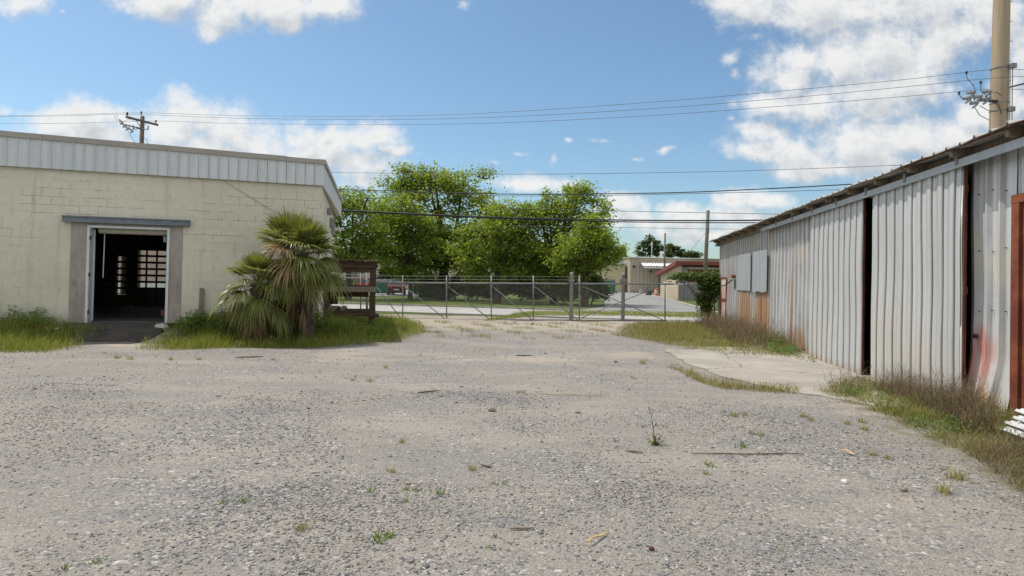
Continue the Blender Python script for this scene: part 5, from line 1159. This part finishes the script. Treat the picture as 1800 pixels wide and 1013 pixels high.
# maroon roofed shelter
q3 = at(1193, 526, 65); ms = thing('maroon_shelter', 'tan walled shelter with maroon sloping roof and maroon panels', 'building', (q3.x, q3.y, 0), R(-2))
zf_ = at(1193, 467, 65).z; sl_ = 9.5; xb_ = -.4
zb_2 = at(1176, 484, 74.5).z
MB().prism([(0, 0), (sl_, 0), (sl_, zb_2), (0, zf_)], 0, .3, 'x').build('end_wall', M['tan_wall'], ms)
MB().hexa([(-.5, -.5, zf_+.07), (30, -.5, zf_+.07), (30, sl_+.6, zb_2-.1), (-.5, sl_+.6, zb_2-.1), (-.5, -.5, zf_+.45), (30, -.5, zf_+.45), (30, sl_+.6, zb_2+.28), (-.5, sl_+.6, zb_2+.28)]).build('roof', M['maroon_roof'], ms)
MB().box(.301, 30, sl_-.3, sl_, 0, zb_2-.12).build('rear_wall', M['maroon'], ms)
for k in range(5):
    x = .02+k*(4.3) if k else .31
    MB().box(x, x+.55, .02, .5, 0, zf_-.15 if k else zf_-.12).build('pillar', M['tan_wall'] if k else M['slat_grey'], ms)
zp0, zp1 = at(1210, 499, 65).z, at(1210, 473.5, 65).z
MB().box(.87, 30, .25, .33, zp0, zp1).build('maroon_panel', M['maroon'], ms)
MB().box(.302, 30, .21, .249, zp1, zf_-.1).build('header', M['soffit'], ms)
# grey slat fence in front of it
q4 = at(1193, 528, 63.5); sf = thing('slat_fence', 'grey vertical slat fence in front of the maroon shelter', 'fence', (q4.x, q4.y, 0), R(-3))
zt = at(1210, 497.5, 63.5).z; pr_ = rib_profile(0, 8.0, .42, .03, .1, .06, minor=False)
sheetwall('slats', pr_, .02, zt, 0, M['slat_grey'], sf, nz=2, wob=0, seed=2)
for k in range(5): MB().tube([(k*2.0, .06, 0), (k*2.0, .06, zt+.15)], .05, 6).build('post', M['galv'], sf)
MB().tube([(0, .0, zt+.04), (8, .0, zt+.04)], .035, 6).build('top_rail', M['galv'], sf)
# traffic barrels, barricade, hand truck
bsrc = None
for px, lb in ((1153.5, 'orange traffic barrel with white bands beside the hand truck'), (1164.3, 'orange traffic barrel with white bands beside the striped barricade')):
    p = at(px, 520, 84)
    if bsrc is None:
        bsrc = t = thing('traffic_barrel', lb, 'barrel', (p.x, p.y, .03), 0, 'orange traffic barrels on the driveway')
        MB().lathe([(.32, 0), (.32, .08), (.29, .09), (.285, .3), (.27, .31), (.265, .55), (.25, .56), (.245, .78), (.23, .79), (.22, 1.0), (.12, 1.04)], 14).build('drum', M['orange'], t, False)
        for z, r_ in ((.33, .276), (.60, .262)): MB().lathe([(r_, z), (r_-.004, z+.16)], 14).build('reflective_band', M['white_band'], t)
        MB().lathe([(.40, 0), (.40, .07), (.34, .08)], 14).build('rubber_base', M['rubber'], t); MB().tube([(-.1, 0, 1.03), (-.08, 0, 1.14), (.08, 0, 1.14), (.1, 0, 1.03)], .018, 6).build('handle', M['orange'], t)
    else: dup(bsrc, (p.x, p.y, .03), R(30), lb)
p = at(1173, 521, 80); bc = thing('barricade', 'red and white striped barricade leaning by the tan end wall', 'barricade', (p.x, p.y, 0), R(25))
for k in range(2):
    for i in range(6): MB().hexa([(-.4+.0, 0, .62+k*.45-.0), (.4, 0, .62+k*.45), (.4, .03, .62+k*.45), (-.4, .03, .62+k*.45), (-.4, 0, .9+k*.45), (.4, 0, .9+k*.45), (.4, .03, .9+k*.45), (-.4, .03, .9+k*.45)]).build('striped_board', M['white_band'], bc) if i == 0 else MB().hexa([(-.42+i*.14, -.006, .63+k*.45), (-.36+i*.14, -.006, .63+k*.45), (-.36+i*.14, -.001, .63+k*.45), (-.42+i*.14, -.001, .63+k*.45), (-.36+i*.14, -.006, .89+k*.45), (-.30+i*.14, -.006, .89+k*.45), (-.30+i*.14, -.001, .89+k*.45), (-.36+i*.14, -.001, .89+k*.45)]).build('red_stripe', M['car_red'], bc)
for x in (-.38, .38):
    MB().bar((x, .2, 0), (x, .04, 1.45), .05).build('leg', M['white_band'], bc); MB().bar((x, -.35, 0), (x, .036, 1.3), .05).build('leg', M['white_band'], bc)
p = at(1140, 520, 88); ht = thing('hand_truck', 'dark upright hand truck standing left of the orange barrels', 'hand truck', (p.x, p.y, .03), R(15))
for x in (-.22, .22): MB().tube([(x, 0, .12), (x, 0, 1.2), (x*.8, .12, 1.35)], .03, 6).build('rail', M['dark_steel'], ht)
MB().box(-.28, .28, -.4, 0, .03, .07).build('toe_plate', M['dark_steel'], ht)
MB().box(-.3, .35, -.42, -.02, .08, .55).build('motor_box', M['dark_steel'], ht)
for z in (.5, .85, 1.15): MB().tube([(-.22, 0, z), (.22, 0, z)], .025, 6).build('cross_bar', M['galv'], ht)
for x in (-.3, .3): MB().tube([(x-.04, .08, .13), (x+.04, .08, .13)], .13, 12).build('wheel', M['rubber'], ht)
# dumpsters
def dumpster(label, px, Y, w_, h_, dpt, rz, sticker=False):
    p = at(px, 512, Y); t = thing('dumpster', label, 'dumpster', (p.x, p.y, .03), rz)
    MB().prism([(0, .12), (dpt, .12), (dpt, h_), (.15, h_*.86), (0, h_*.55)], -w_/2, w_/2, 'x').build('bin', M['green_bin'], t)
    for k in range(5): MB().box(-w_/2+.1+k*(w_-.28)/4, -w_/2+.18+k*(w_-.28)/4, -.05, -.003, .15, h_*.53).build('rib', M['green_bin'], t)
    for s in (-1, 1): MB().box(s*w_/2-.05+s*.055, s*w_/2+.05+s*.055, .2, dpt-.2, h_*.45, h_*.6).build('fork_pocket', M['green_bin'], t)
    MB().hexa([(-w_/2-.03, .12, h_*.86+.01), (w_/2+.03, .12, h_*.86+.01), (w_/2+.03, dpt, h_+.01), (-w_/2-.03, dpt, h_+.01), (-w_/2-.03, .12, h_*.86+.06), (w_/2+.03, .12, h_*.86+.06), (w_/2+.03, dpt, h_+.06), (-w_/2-.03, dpt, h_+.06)]).build('lid', M['dark_steel'], t)
    for x in (-w_/2+.15, w_/2-.15):
        for y in (.15, dpt-.15): MB().tube([(x-.04, y, .06), (x+.04, y, .06)], .06, 8).build('caster', M['rubber'], t)
    if sticker: MB().prism([(-.05, h_*.30), (.25, h_*.52), (-.35, h_*.52)], -.012, -.003, 'y').build('sticker', M['yellow'], t)
    return t
dumpster('green dumpster with yellow sticker beside the yellow beige annex', 1070.5, 104, 2.05, 2.2, 1.6, R(-4), True)
dumpster('large green dumpster left of the parked dark car behind the gate', 672, 61, 2.3, 1.45, 1.6, R(6))
# cars
def car(name, label, p, rz, paint, van=False, s=1.0):
    t = thing(name, label, 'car', (p.x, p.y, .02), rz); t.scale = (s,)*3
    L, W = (4.7, 1.85) if van else (4.6, 1.78)
    low = [(-L/2, .35), (-L/2+.05, .85), (-L/2+.3, .98), (L/2-1.1, .92) if not van else (L/2-.9, .98), (L/2-.1, .70), (L/2, .40), (L/2-.15, .22), (-L/2+.15, .22)]
    cab = [(-L/2+.1, .95), (-L/2+.35, 1.66), (.55, 1.72), (1.55, .98)] if van else [(-L/2+.25, .95), (-L/2+.95, 1.38), (.25, 1.42), (1.25, .93)]
    def loft(poly, w0, w1, z0, z1, nm, m_, par, bev=.05):
        mb = MB(); n = len(poly); wz = lambda z: w0+(w1-w0)*max(0, min(1, (z-z0)/(z1-z0)))
        vs = [(x, -wz(z)/2, z) for x, z in poly]+[(x, wz(z)/2, z) for x, z in poly]
        mb.add(vs, [tuple(range(n)), tuple(range(2*n-1, n-1, -1))]+[(i, n+i, n+(i+1) % n, (i+1) % n) for i in range(n)])
        return mb.build(nm, m_, par, False, bev)
    body = loft(low, W, W-.12, .5, 1., 'body', paint, t, .07); loft(cab, W-.12, W-.5, .95, 1.7, 'cabin', paint, t, .05)
    c = cab; wz = lambda z: W-.12+(-.38)*(z-.95)/.75
    def lp(a, b, k): return (a[0]+(b[0]-a[0])*k, a[1]+(b[1]-a[1])*k)
    fa_, fb_ = lp(c[3], c[2], .12), lp(c[3], c[2], .92); y0, y1 = wz(fa_[1])/2-.08, wz(fb_[1])/2-.08
    MB().add([(fa_[0]+.02, -y0, fa_[1]+.012), (fa_[0]+.02, y0, fa_[1]+.012), (fb_[0]+.02, y1, fb_[1]+.012), (fb_[0]+.02, -y1, fb_[1]+.012)], [(0, 1, 2, 3)]).build('windscreen', M['car_glass'], t)
    ra, rb = lp(c[0], c[1], .25), lp(c[0], c[1], .9); y0, y1 = wz(ra[1])/2-.1, wz(rb[1])/2-.1
    MB().add([(ra[0]-.02, -y0, ra[1]+.01), (ra[0]-.02, y0, ra[1]+.01), (rb[0]-.02, y1, rb[1]+.01), (rb[0]-.02, -y1, rb[1]+.01)], [(3, 2, 1, 0)]).build('rear_window', M['car_glass'], t)
    zlo, zhi = 1.0, (1.58 if van else 1.34)
    for sd in (-1, 1):
        xs0 = lambda z: c[0][0]+(c[1][0]-c[0][0])*(z-c[0][1])/(c[1][1]-c[0][1])+.12; xs1 = lambda z: c[3][0]+(c[2][0]-c[3][0])*(z-c[3][1])/(c[2][1]-c[3][1])-.12
        for a, b in ((0, .47), (.52, 1)):
            f = lambda k, z: xs0(z)+(xs1(z)-xs0(z))*k; yl, yh = sd*(wz(zlo)/2+.012), sd*(wz(zhi)/2+.012)
            MB().add([(f(a, zlo), yl, zlo), (f(b, zlo), yl, zlo), (f(b, zhi), yh, zhi), (f(a, zhi), yh, zhi)], [(0, 1, 2, 3)]).build('side_window', M['car_glass'], t)
        for x in (-L/2+.85, L/2-.9):
            wh = MB().tube([(x, sd*(W/2-.2), .32), (x, sd*(W/2+.01), .32)], .32, 16).build('wheel', M['rubber'], t); MB().tube([(x, sd*(W/2+.0), .32), (x, sd*(W/2+.02), .32)], .19, 12).build('rim', M['rim'], wh)
        MB().box(L/2-.22, L/2-.02, sd*W/2*.62-.2, sd*W/2*.62+.2, .62, .76).build('headlight', M['lamp_glass'], t)
        MB().box(-L/2-.01, -L/2+.15, sd*W/2*.7-.2, sd*W/2*.7+.2, .68, .88).build('tail_light', M['tail_red'], t)
        MB().box(.95, 1.15, sd*W/2-.05, sd*(W/2+.16) if sd > 0 else sd*W/2+.05, .98, 1.1).build('mirror', paint, t) if sd > 0 else MB().box(.95, 1.15, -W/2-.16, -W/2+.05, .98, 1.1).build('mirror', paint, t)
    MB().box(-L/2-.015, -L/2+.0, -.26, .26, .5, .62).build('number_plate', M['white_band'], t); MB().box(L/2-.08, L/2+.01, -.55, .55, .34, .52).build('grille', M['dark_steel'], t)
    return t
car('parked_van', 'red minivan facing left, seen through the timber rack', at(628, 503, 82), R(196), M['car_red'], True)
car('parked_car', 'dark red car parked right of the green dumpster', at(697, 515, 62.5), R(100), M['car_dark'], False)
car('parked_car', 'silver car far behind the red minivan', at(612, 495, 100), R(185), M['car_silver'], False)
# pale building far behind the trees
p = at(930, 500, 150); pb2 = thing('pale_warehouse', 'pale grey warehouse glimpsed behind the tree row', 'building', (p.x-75, p.y, 0))
MB().box(0, 88, 0, 20, 0, 5.6).build('wall', M['soffit'], pb2); MB().box(-.3, 88.3, -.3, 20.3, 5.6, 6.0).build('roof', M['white_roof'], pb2)
for k in range(9): MB().box(4+k*9.2, 7.4+k*9.2, -.06, -.003, 0, 3.2).build('roller_door', M['slat_grey'], pb2)

# ------------------------------------------------------------------ poles and overhead lines
PL = at(247, 300, 42); PR = at(1757, 300, 27)
pd_ = (Vector((PR.x, PR.y))-Vector((PL.x, PL.y)))
def on_line(px, py, off=0.0):
    """point of the pole line's vertical plane (shifted by off along depth) seen at a photo pixel"""
    d = ray(px, py); a, b = Vector((PL.x, PL.y+off)), pd_
    t = (a.x*b.y-a.y*b.x)/(d.x*b.y-d.y*b.x); return C0+d*t
def span(name, label, cat, pts, r, mat, off=0.0, group=None, n=5):
    P3 = [on_line(px, py, off) for px, py in pts]
    # smooth through the sag points
    out = []
    for i in range(len(P3)-1):
        p0, p1, p2, p3 = P3[max(i-1, 0)], P3[i], P3[i+1], P3[min(i+2, len(P3)-1)]
        for k in range(n):
            t = k/n; out.append(.5*((2*p1)+(p2-p0)*t+(2*p0-5*p1+4*p2-p3)*t*t+(3*p1-p0-3*p2+p3)*t**3))
    out.append(P3[-1]); o = MB().tube(out, r, 5).build(name, M[mat], None, True); return tag(o, label, cat, group)
gw = 'overhead lines along the road'
span('power_line', 'topmost thin power line, rising to the highest clamp of the concrete pole', 'power line', [(-60, 205), (120, 202), (247, 198.5), (420, 203.5), (700, 204), (900, 196.5), (1150, 179.5), (1400, 158), (1600, 139), (1742, 123), (1830, 124)], .011, 'wire_grey', 0, gw)
span('power_line', 'middle thin power line of the upper three', 'power line', [(-60, 206), (120, 204), (226, 201), (420, 208), (700, 210), (900, 205), (1150, 191), (1400, 171), (1600, 152), (1740, 138), (1830, 133)], .011, 'wire_grey', -.9, gw)
span('power_line', 'lowest thin power line of the upper three', 'power line', [(-60, 218), (120, 217), (277, 213), (420, 217.5), (700, 219), (900, 215.5), (1150, 203), (1400, 185), (1600, 169), (1740, 157), (1830, 160)], .011, 'wire_grey', .9, gw)
span('power_line', 'single thin line crossing the sky just above the tallest tree', 'power line', [(380, 301), (590, 303.5), (900, 306.5), (1200, 303), (1400, 297.5), (1620, 289), (1800, 281)], .012, 'wire_grey', .2, gw)
span('power_line', 'twisted dark cable bundle crossing the tree tops', 'power line', [(400, 328), (620, 334), (760, 338), (900, 341.5), (1050, 341), (1200, 338.5), (1350, 332), (1480, 325), (1650, 314)], .026, 'wire', .1, gw)
span('power_line', 'thinner straight line under the twisted cable bundle', 'power line', [(400, 330), (630, 337), (760, 341), (900, 344.5), (1050, 344), (1200, 341), (1400, 336), (1600, 329)], .013, 'wire_grey', .15, gw)
span('telephone_cable', 'thick black telephone cable, upper one of the low pair', 'cable', [(430, 360), (605, 370), (760, 377.5), (900, 383), (1050, 386.5), (1200, 388), (1330, 387.5), (1500, 385)], .036, 'wire', 0, gw)
span('telephone_cable', 'black telephone cable, lower one of the low pair', 'cable', [(430, 361), (605, 371.6), (760, 379.3), (900, 385.3), (1050, 389.3), (1200, 391.5), (1330, 391.8), (1500, 391)], .026, 'wire', 0, gw)
span('power_line', 'faint wire between the cable bundle and the telephone cables, right of the trees', 'power line', [(900, 366), (1060, 370.5), (1200, 373.5), (1360, 376.5), (1500, 378)], .013, 'wire_grey', .5, gw)
span('power_line', 'faintest lowest wire just under the telephone cables, right of the trees', 'power line', [(900, 397), (1060, 399.5), (1200, 402), (1290, 403), (1400, 403.5)], .010, 'wire_grey', .5, gw)

def insulator(x, y, z, s=1.0): return MB().lathe([(.02, 0), (.02, .05), (.06, .06), (.03, .09), (.065, .11), (.03, .14), (.05, .17), (.02, .20)], 10, (x, y, z)) if s == 1 else MB().lathe([(a*s, b*s) for a, b in ((.02, 0), (.02, .05), (.06, .06), (.03, .09), (.065, .11), (.03, .14), (.05, .17), (.02, .20))], 10, (x, y, z))
# wooden crossarm pole behind the block building
up = thing('utility_pole', 'wooden utility pole with tilted crossarm rising behind the block building roof', 'utility pole', (PL.x, PL.y, 0), 0)
zt = at(248, 204.5, 42).z; MB().tube([(0, 0, -.3), (0, 0, zt*.5), (.03, 0, zt)], [.2, .165, .13], 10).build('pole', M['pole_wood'], up, True)
ca = at(223.5, 206.5, 41.2); cb = at(280, 221, 42.9); r_ = lambda v: (v.x-PL.x, v.y-PL.y, v.z)
a_, b_ = Vector(r_(ca)), Vector(r_(cb)); MB().bar(a_+Vector((0, -.14, 0)), b_+Vector((0, -.14, 0)), .11, .13).build('crossarm', M['pole_wood'], up)
for f in (.04, .92): v_ = a_.lerp(b_, f); insulator(v_.x, v_.y-.14, v_.z+.06, 1.4).build('insulator', M['dark_steel'] if f < .5 else M['porcelain'], up)
insulator(-.06, 0, zt+.10, 1.2).build('insulator', M['dark_steel'], up); MB().tube([(-.06, -.02, zt-.3), (-.06, -.02, zt+.12)], .02, 6).build('pin', M['dark_steel'], up)
for f in (.32, .68): v_ = a_.lerp(b_, f); MB().bar((v_.x, v_.y-.2, v_.z-.05), (0, -.17, zt-.75), .035).build('brace', M['galv'], up)
zb = zt-.82
MB().bar((-1.25, -.25, zb+.22), (.05, -.16, zb-.05), .07).build('cutout_bracket', M['dark_steel'], up)
for k, (x, z) in enumerate(((-1.15, .35), (-.95, .12), (-.75, -.05), (-.45, -.22))):
    c_ = MB().tube([(x-.18, -.3, zb+z+.12), (x+.05, -.3, zb+z-.1)], .06, 8); c_.tube([(x-.12, -.3, zb+z-.18), (x+.02, -.3, zb+z-.02)], .04, 6); c_.tube([(x, -.3, zb+z-.06), (x+.1, -.24, zb+.05)], .03, 6); c_.build('fuse_cutout', M['porcelain'], up)
for x in (-.45, .55): MB().tube([(0, -.14, zb-.05), (x, -.2, zb-.12)], .03, 6).lathe([(.03, 0), (.06, .04), (.03, .08), (.06, .12), (.03, .16), (.05, .2), (.02, .3)], 8, (x, -.2, zb-.12)).build('surge_arrester', M['porcelain'], up)
for pts in (((-1.6, -.2, zt+.0), (-1.45, -.25, zt-.28), (-1.1, -.3, zt-.45)), ((-1.75, -.2, zt-.02), (-1.55, -.25, zt-.4), (-1.2, -.3, zt-.62)), ((-.7, -.3, zb-.3), (-.4, -.3, zb-.85), (.0, -.2, zb-1.3)), ((.1, -.2, zb-.55), (.45, -.2, zb-.75), (.62, -.2, zb-1.3)), ((.1, -.2, zb-.6), (.2, -.2, zb-.8), (.15, -.2, zb-1.2)), ((-1.2, -.3, zb+.3), (-.7, -.3, zb+.55), (-.3, -.2, zb+.4))):
    MB().tube(pts, .012, 5).build('jumper_wire', M['wire'], up)
# tall concrete pole behind the shed
cpY = 27.0; c0 = at(1756.5, 205, cpY); cp_ = thing('concrete_pole', 'tall tan spun concrete pole with step bolts behind the metal shed', 'utility pole', (c0.x, c0.y, 0))
rb = 13.8*cpY/F; rt = 12.2*cpY/F; z_a = at(1755, 210, cpY).z; z_b = at(1760, -40, cpY).z
lean_ = (at(1760.5, 0, cpY).x-at(1755.5, 205, cpY).x)/(at(1760.5, 0, cpY).z-at(1755.5, 205, cpY).z)
ax = lambda z: (z-z_a)*lean_ - .02
MB().tube([(ax(z), 0, z) for z in (-.4, z_a*.6, z_a, z_b, z_b+3)], [rb*1.12, rb*1.04, rb, rt, rt*.9], 28).build('pole', M['pole_con'], cp_, True)
zz = lambda py: at(1757, py, cpY).z
for py in (3, 38, 73, 108, 142): MB().tube([(ax(zz(py))+rt*.9, 0, zz(py)), (ax(zz(py))+rt+.2, 0, zz(py)+.03)], .012, 6).build('step_bolt', M['dark_steel'], cp_)
for py in (122, 183, 197): MB().lathe([(rb+.012, 0), (rb+.012, .05)], 28, (ax(zz(py)), 0, zz(py))).build('band', M['galv'], cp_)
for py, x in ((122, .22), (197, .2)): MB().box(ax(zz(py))+x-.1, ax(zz(py))+x+.14, -rb-.14, -rb+.02, zz(py)-.08, zz(py)+.12).build('clamp', M['galv'], cp_, bevel=.01)
MB().bar((ax(zz(155))+rb*.8, 0, zz(155)), (ax(zz(155))+rb+.95, 0, zz(144)), .06).build('bracket_arm', M['dark_steel'], cp_)
MB().lathe([(.08, 0), (.14, .04), (.08, .09), (.14, .14), (.08, .2), (.12, .26), (.05, .32)], 10, (ax(zz(144))+rb+.88, 0, zz(143))).build('insulator', M['porcelain'], cp_)
zc = zz(181); MB().bar((ax(zc)-rb*.7, -.2, zc), (ax(zc)-rb-.85, -.35, zc), .09).build('cutout_bracket', M['dark_steel'], cp_)
for k, (x, z) in enumerate(((-.45, .28), (-.85, .05), (-1.15, .22), (-1.3, -.02), (-.55, -.05), (-1.0, -.22))):
    x = ax(zc)-rb+x; c_ = MB().tube([(x-.2, -.4, zc+z+.04), (x+.14, -.4, zc+z+.12)], .075, 8); c_.tube([(x-.1, -.4, zc+z-.14), (x+.1, -.4, zc+z+.02)], .045, 6); c_.tube([(x+.1, -.38, zc+z+.05), (x+.2, -.3, zc)], .03, 6); c_.build('fuse_cutout', M['porcelain'], cp_)
W_ = lambda px, py: (at(px, py, cpY-.4).x-c0.x, -.4, at(px, py, cpY-.4).z)
for pts in (((1698, 128), (1700, 138), (1711, 150), (1716, 165)), ((1724, 147), (1724, 160), (1733, 167)), ((1685, 166), (1690, 172), (1708, 179)), ((1714, 190), (1722, 203), (1740, 212)), ((1722, 186), (1738, 195), (1752, 196)), ((1740, 178), (1756, 185), (1760, 200)), ((1740, 165), (1752, 162), (1760, 168))):
    MB().tube([W_(*p) for p in pts], .014, 5).build('jumper_wire', M['wire'], cp_)
for px, py in ((1699, 127), (1724, 144), (1686, 163)):
    v = W_(px, py); MB().box(v[0]-.035, v[0]+.035, v[1]-.03, v[1]+.03, v[2]-.08, v[2]+.03).build('line_clamp', M['dark_steel'], cp_)
for x in (.16, .26): MB().tube([(ax(zz(125))+x, -rb-.02, zz(125)), (ax(zz(205))+x, -rb-.05, zz(215))], .018, 6).build('riser_wire', M['galv'], cp_)
# lower poles across the road
p = at(1240, 500, 48); wp = thing('utility_pole', 'slim wooden pole with a guy wire beside the vine bush', 'utility pole', (p.x, p.y, 0))
ztp = at(1243, 370, 48).z; MB().tube([(-.05, 0, -.3), (0, 0, ztp*.5), (.12, 0, ztp)], [.17, .15, .12], 10).build('pole', M['pole_wood'], wp, True)
MB().bar((.1, -.13, ztp-1.75), (.1, -.13, ztp-1.45), .09).build('cable_clamp', M['dark_steel'], wp)
MB().tube([(.06, 0, ztp-1.6), (at(1213, 443, 52).x-p.x, 4, at(1213, 443, 52).z)], .014, 5).build('guy_wire', M['wire_grey'], wp)
p = at(1167.5, 510, 96); mp = thing('metal_pole', 'plain dark metal pole in front of the white canopy', 'pole', (p.x, p.y, 0))
MB().tube([(0, 0, 0), (0, 0, at(1167.5, 411, 96).z)], [.16, .13], 10).lathe([(.15, 0), (.15, .06), (.05, .1)], 10, (0, 0, at(1167.5, 411, 96).z)).build('shaft', M['pole_wood'], mp, True); MB().box(-.25, .25, -.25, .25, 0, .12).build('base_plate', M['galv'], mp)
p = at(1145, 490, 160); tp = thing('light_pole', 'thin pale pole behind the far warehouse roof', 'pole', (p.x, p.y, 0)); MB().tube([(0, 0, 0), (0, 0, at(1145, 425, 160).z)], [.2, .14], 8).build('shaft', M['galv'], tp, True)

# ------------------------------------------------------------------ small things on the gravel
def stick(label, a, b, r, mat='twig', name='stick', bend=.03, seed=0, cat='stick'):
    rr = np.random.default_rng(seed); A, B = G(*a), G(*b); mid = [A.lerp(B, t)+Vector((rr.uniform(-bend, bend), rr.uniform(-bend, bend), 0)) for t in (0, .25, .5, .75, 1)]
    c = A.lerp(B, .5); P_ = [(q_.x-c.x, q_.y-c.y, gzf(q_.x, q_.y)+r+.006) for q_ in mid]
    o = MB().tube(P_, [r*.7, r, r*1.1, r*.9, r*.5], 6).build(name, M[mat], None, True); o.location = (c.x, c.y, 0); return tag(o, label, cat)
stick('long thin brown stick lying right of the small weed plant', (1215, 795), (1408, 799), .006, seed=1, bend=.03)
stick('short pale stick lying just below the small weed plant', (1099, 791), (1130, 794), .011, 'wood_grey', seed=2, bend=.005)
stick('short pale stick near the middle of the yard', (845, 814), (864, 819), .012, 'wood_grey', seed=3, bend=.004)
stick('brown stick lying left of the yard centre', (733, 693), (771, 690), .011, seed=4, bend=.01)
stick('dark flat piece of wood by the white sandy patch', (906, 627), (937, 626), .012, 'wood_old', seed=5, bend=.01)
stick('brown branch lying near the grass edge by the palms', (415, 632), (462, 629), .014, seed=6, bend=.06)
stick('thin straw stem lying on the pale gravel right of centre', (945, 692), (1060, 699), .005, 'barkchip', seed=7, bend=.05)
stick('grey flat stick half buried at the bottom centre', (898, 931), (938, 930), .008, 'wood_grey', seed=8, bend=.004)
def chip(a, b, w, label, seed):
    rr = np.random.default_rng(seed); A, B = G(*a), G(*b); c = A.lerp(B, .5); u = (B-A).normalized(); n = Vector((-u.y, u.x, 0)); mb = MB(); vs = []
    for k in range(7):
        t = k/6; q_ = A.lerp(B, t)-c; ww = w*(.35+.65*math.sin(math.pi*(.1+.8*t)))*rr.uniform(.7, 1.2); z = .012+.01*math.sin(t*5)+rr.uniform(0, .006)
        vs += [tuple(q_-n*ww/2+Vector((0, 0, z))), tuple(q_+n*ww/2+Vector((0, 0, z+.006)))]
    mb.add(vs, [(2*k, 2*k+1, 2*k+3, 2*k+2) for k in range(6)]); o = mb.build('bark_chip', M['barkchip']); md = o.modifiers.new('t', 'SOLIDIFY'); md.thickness = .006
    o.location = (c.x, c.y, gzf(c.x, c.y)+.008); return tag(o, label, 'bark')
chip((1030, 960), (1066, 940), .018, 'pale curled bark chip lying at the bottom right of centre', 3)
chip((1480, 799), (1502, 806), .03, 'small pale bark chip to the right of the long brown stick', 4)
p = G(1145, 967); rc = MB().lathe([(.016, 0), (.019, .006), (.012, .016), (.004, .018)], 8).build('rusty_cap', M['rust_dark'], smooth=True); rc.location = (p.x, p.y, gzf(p.x, p.y)+.004); tag(rc, 'small rusty red cap lying near the bottom edge of the yard', 'scrap')
rock('rock', 'blue grey stone lying alone on the gravel left of centre', 'rock', G(864, 722), .05, M['stone'], .6, 3)
rock('rock', 'dark stone lying between the centre and the small weed plant', 'rock', G(1016, 722), .035, M['stone'], .6, 4)
rock('rock', 'white stone at the right foreground of the gravel', 'rock', G(1484, 850), .028, M['paper'], .7, 5)
rock('rock', 'dark angular stone in the right foreground', 'rock', G(1588, 865), .03, M['stone'], .7, 6)
# the single weed with a bare tall stem
p = G(1152, 778); wd = thing('weed_plant', 'small weed plant with one tall bare stem standing alone in the gravel', 'weed', (p.x, p.y, gzf(p.x, p.y)))
rr = np.random.default_rng(8); k_ = p.y/F
MB().tube([(0, 0, 0), (-.02, 0, 24*k_), (-.045, 0, 50*k_), (-.075, .01, 66*k_)], [.005, .004, .003, .002], 5).tube([(-.045, 0, 50*k_), (-.02, 0, 60*k_)], [.003, .002], 4).tube([(-.03, 0, 35*k_), (-.06, .0, 42*k_)], [.003, .002], 4).build('stem', M['dry'], wd)
ang = rr.uniform(0, 6.28, 26); P_ = np.stack([np.zeros(26), np.zeros(26), np.zeros(26)], 1)
V, Q = blades(P_+rr.normal(0, .012, (26, 3))*[1, 1, 0], .13, .018, rr, 1.6, 3, .25); np_mesh('leaf_rosette', V, Q, M['shrub'], wd)
Pq = np.stack([rr.normal(-.01, .05, 50), rr.normal(0, .05, 50), rr.uniform(.02, .22, 50)], 1); V, Q = rot_quads(Pq, .014, rr); np_mesh('dry_leaves', V, Q, M['dry'], wd)
# small tufts standing singly in the gravel
def tuft_src(nm, lb, h, n, wd_, mat, seed, lean, grp):
    rr = np.random.default_rng(seed); V, Q = blades(np.concatenate([rr.normal(0, .025, (n, 2)), np.zeros((n, 1))], 1), h, wd_, rr, lean, 3, .2); o = np_mesh(nm, V, Q, M[mat]); tag(o, lb, 'weed', grp); return o
def place_all(src, spots):
    for i, (px, py, s) in enumerate(spots):
        q_ = G(px, py); o = src if i == 0 else src.copy()
        if i: COL.objects.link(o)
        o.location = (q_.x, q_.y, gzf(q_.x, q_.y)-.005); o.rotation_euler = (0, 0, i*2.1); o.scale = (s*.85,)*3
t1_ = tuft_src('broadleaf_sprout', 'tiny bright green sprout growing singly out of the gravel', .055, 12, .012, 'weed', 5, 1.0, 'green sprouts in the gravel')
place_all(t1_, [(652, 865, 1), (710, 885, .9), (733, 862, 1), (774, 868, 1.1), (712, 862, .8), (870, 848, .8), (887, 848, .8), (868, 944, .7), (862, 962, .8), (668, 952, 1.5), (682, 948, 1.1), (1245, 833, 1.0), (1247, 815, 1.3), (1303, 785, 1.6), (480, 634, 1.4), (116, 994, .8), (164, 986, .8), (430, 886, .9), (392, 886, .8), (420, 884, .7)])
t2_ = tuft_src('grass_tuft', 'small olive grass tuft growing singly out of the gravel', .085, 40, .005, 'grass_mix', 6, .9, 'grass tufts in the gravel')
place_all(t2_, [(1290, 735, 1.3), (1310, 732, 1.0), (678, 646, 1.2), (205, 632, 1.6), (230, 634, 1.4), (300, 634, 1.3), (350, 634, 1.2), (650, 670, 1.2), (706, 777, .9), (620, 668, 1.0), (1490, 748, 1.2), (1515, 745, 1.3), (1520, 758, 1.2), (1535, 805, 1.1), (1560, 812, 1.0), (1660, 870, 1.6), (1682, 848, 1.9), (935, 572, 1.9), (905, 568, 1.7), (888, 567, 1.3), (1320, 765, .9), (1338, 768, .9), (690, 828, .9), (830, 822, 1.1), (775, 700, .8), (920, 690, 1.0), (910, 690, .8), (1130, 640, 1.8), (1114, 666, .8), (1412, 735, 1.3), (1425, 742, 1.1), (1105, 688, .7), (530, 935, 1.0)])
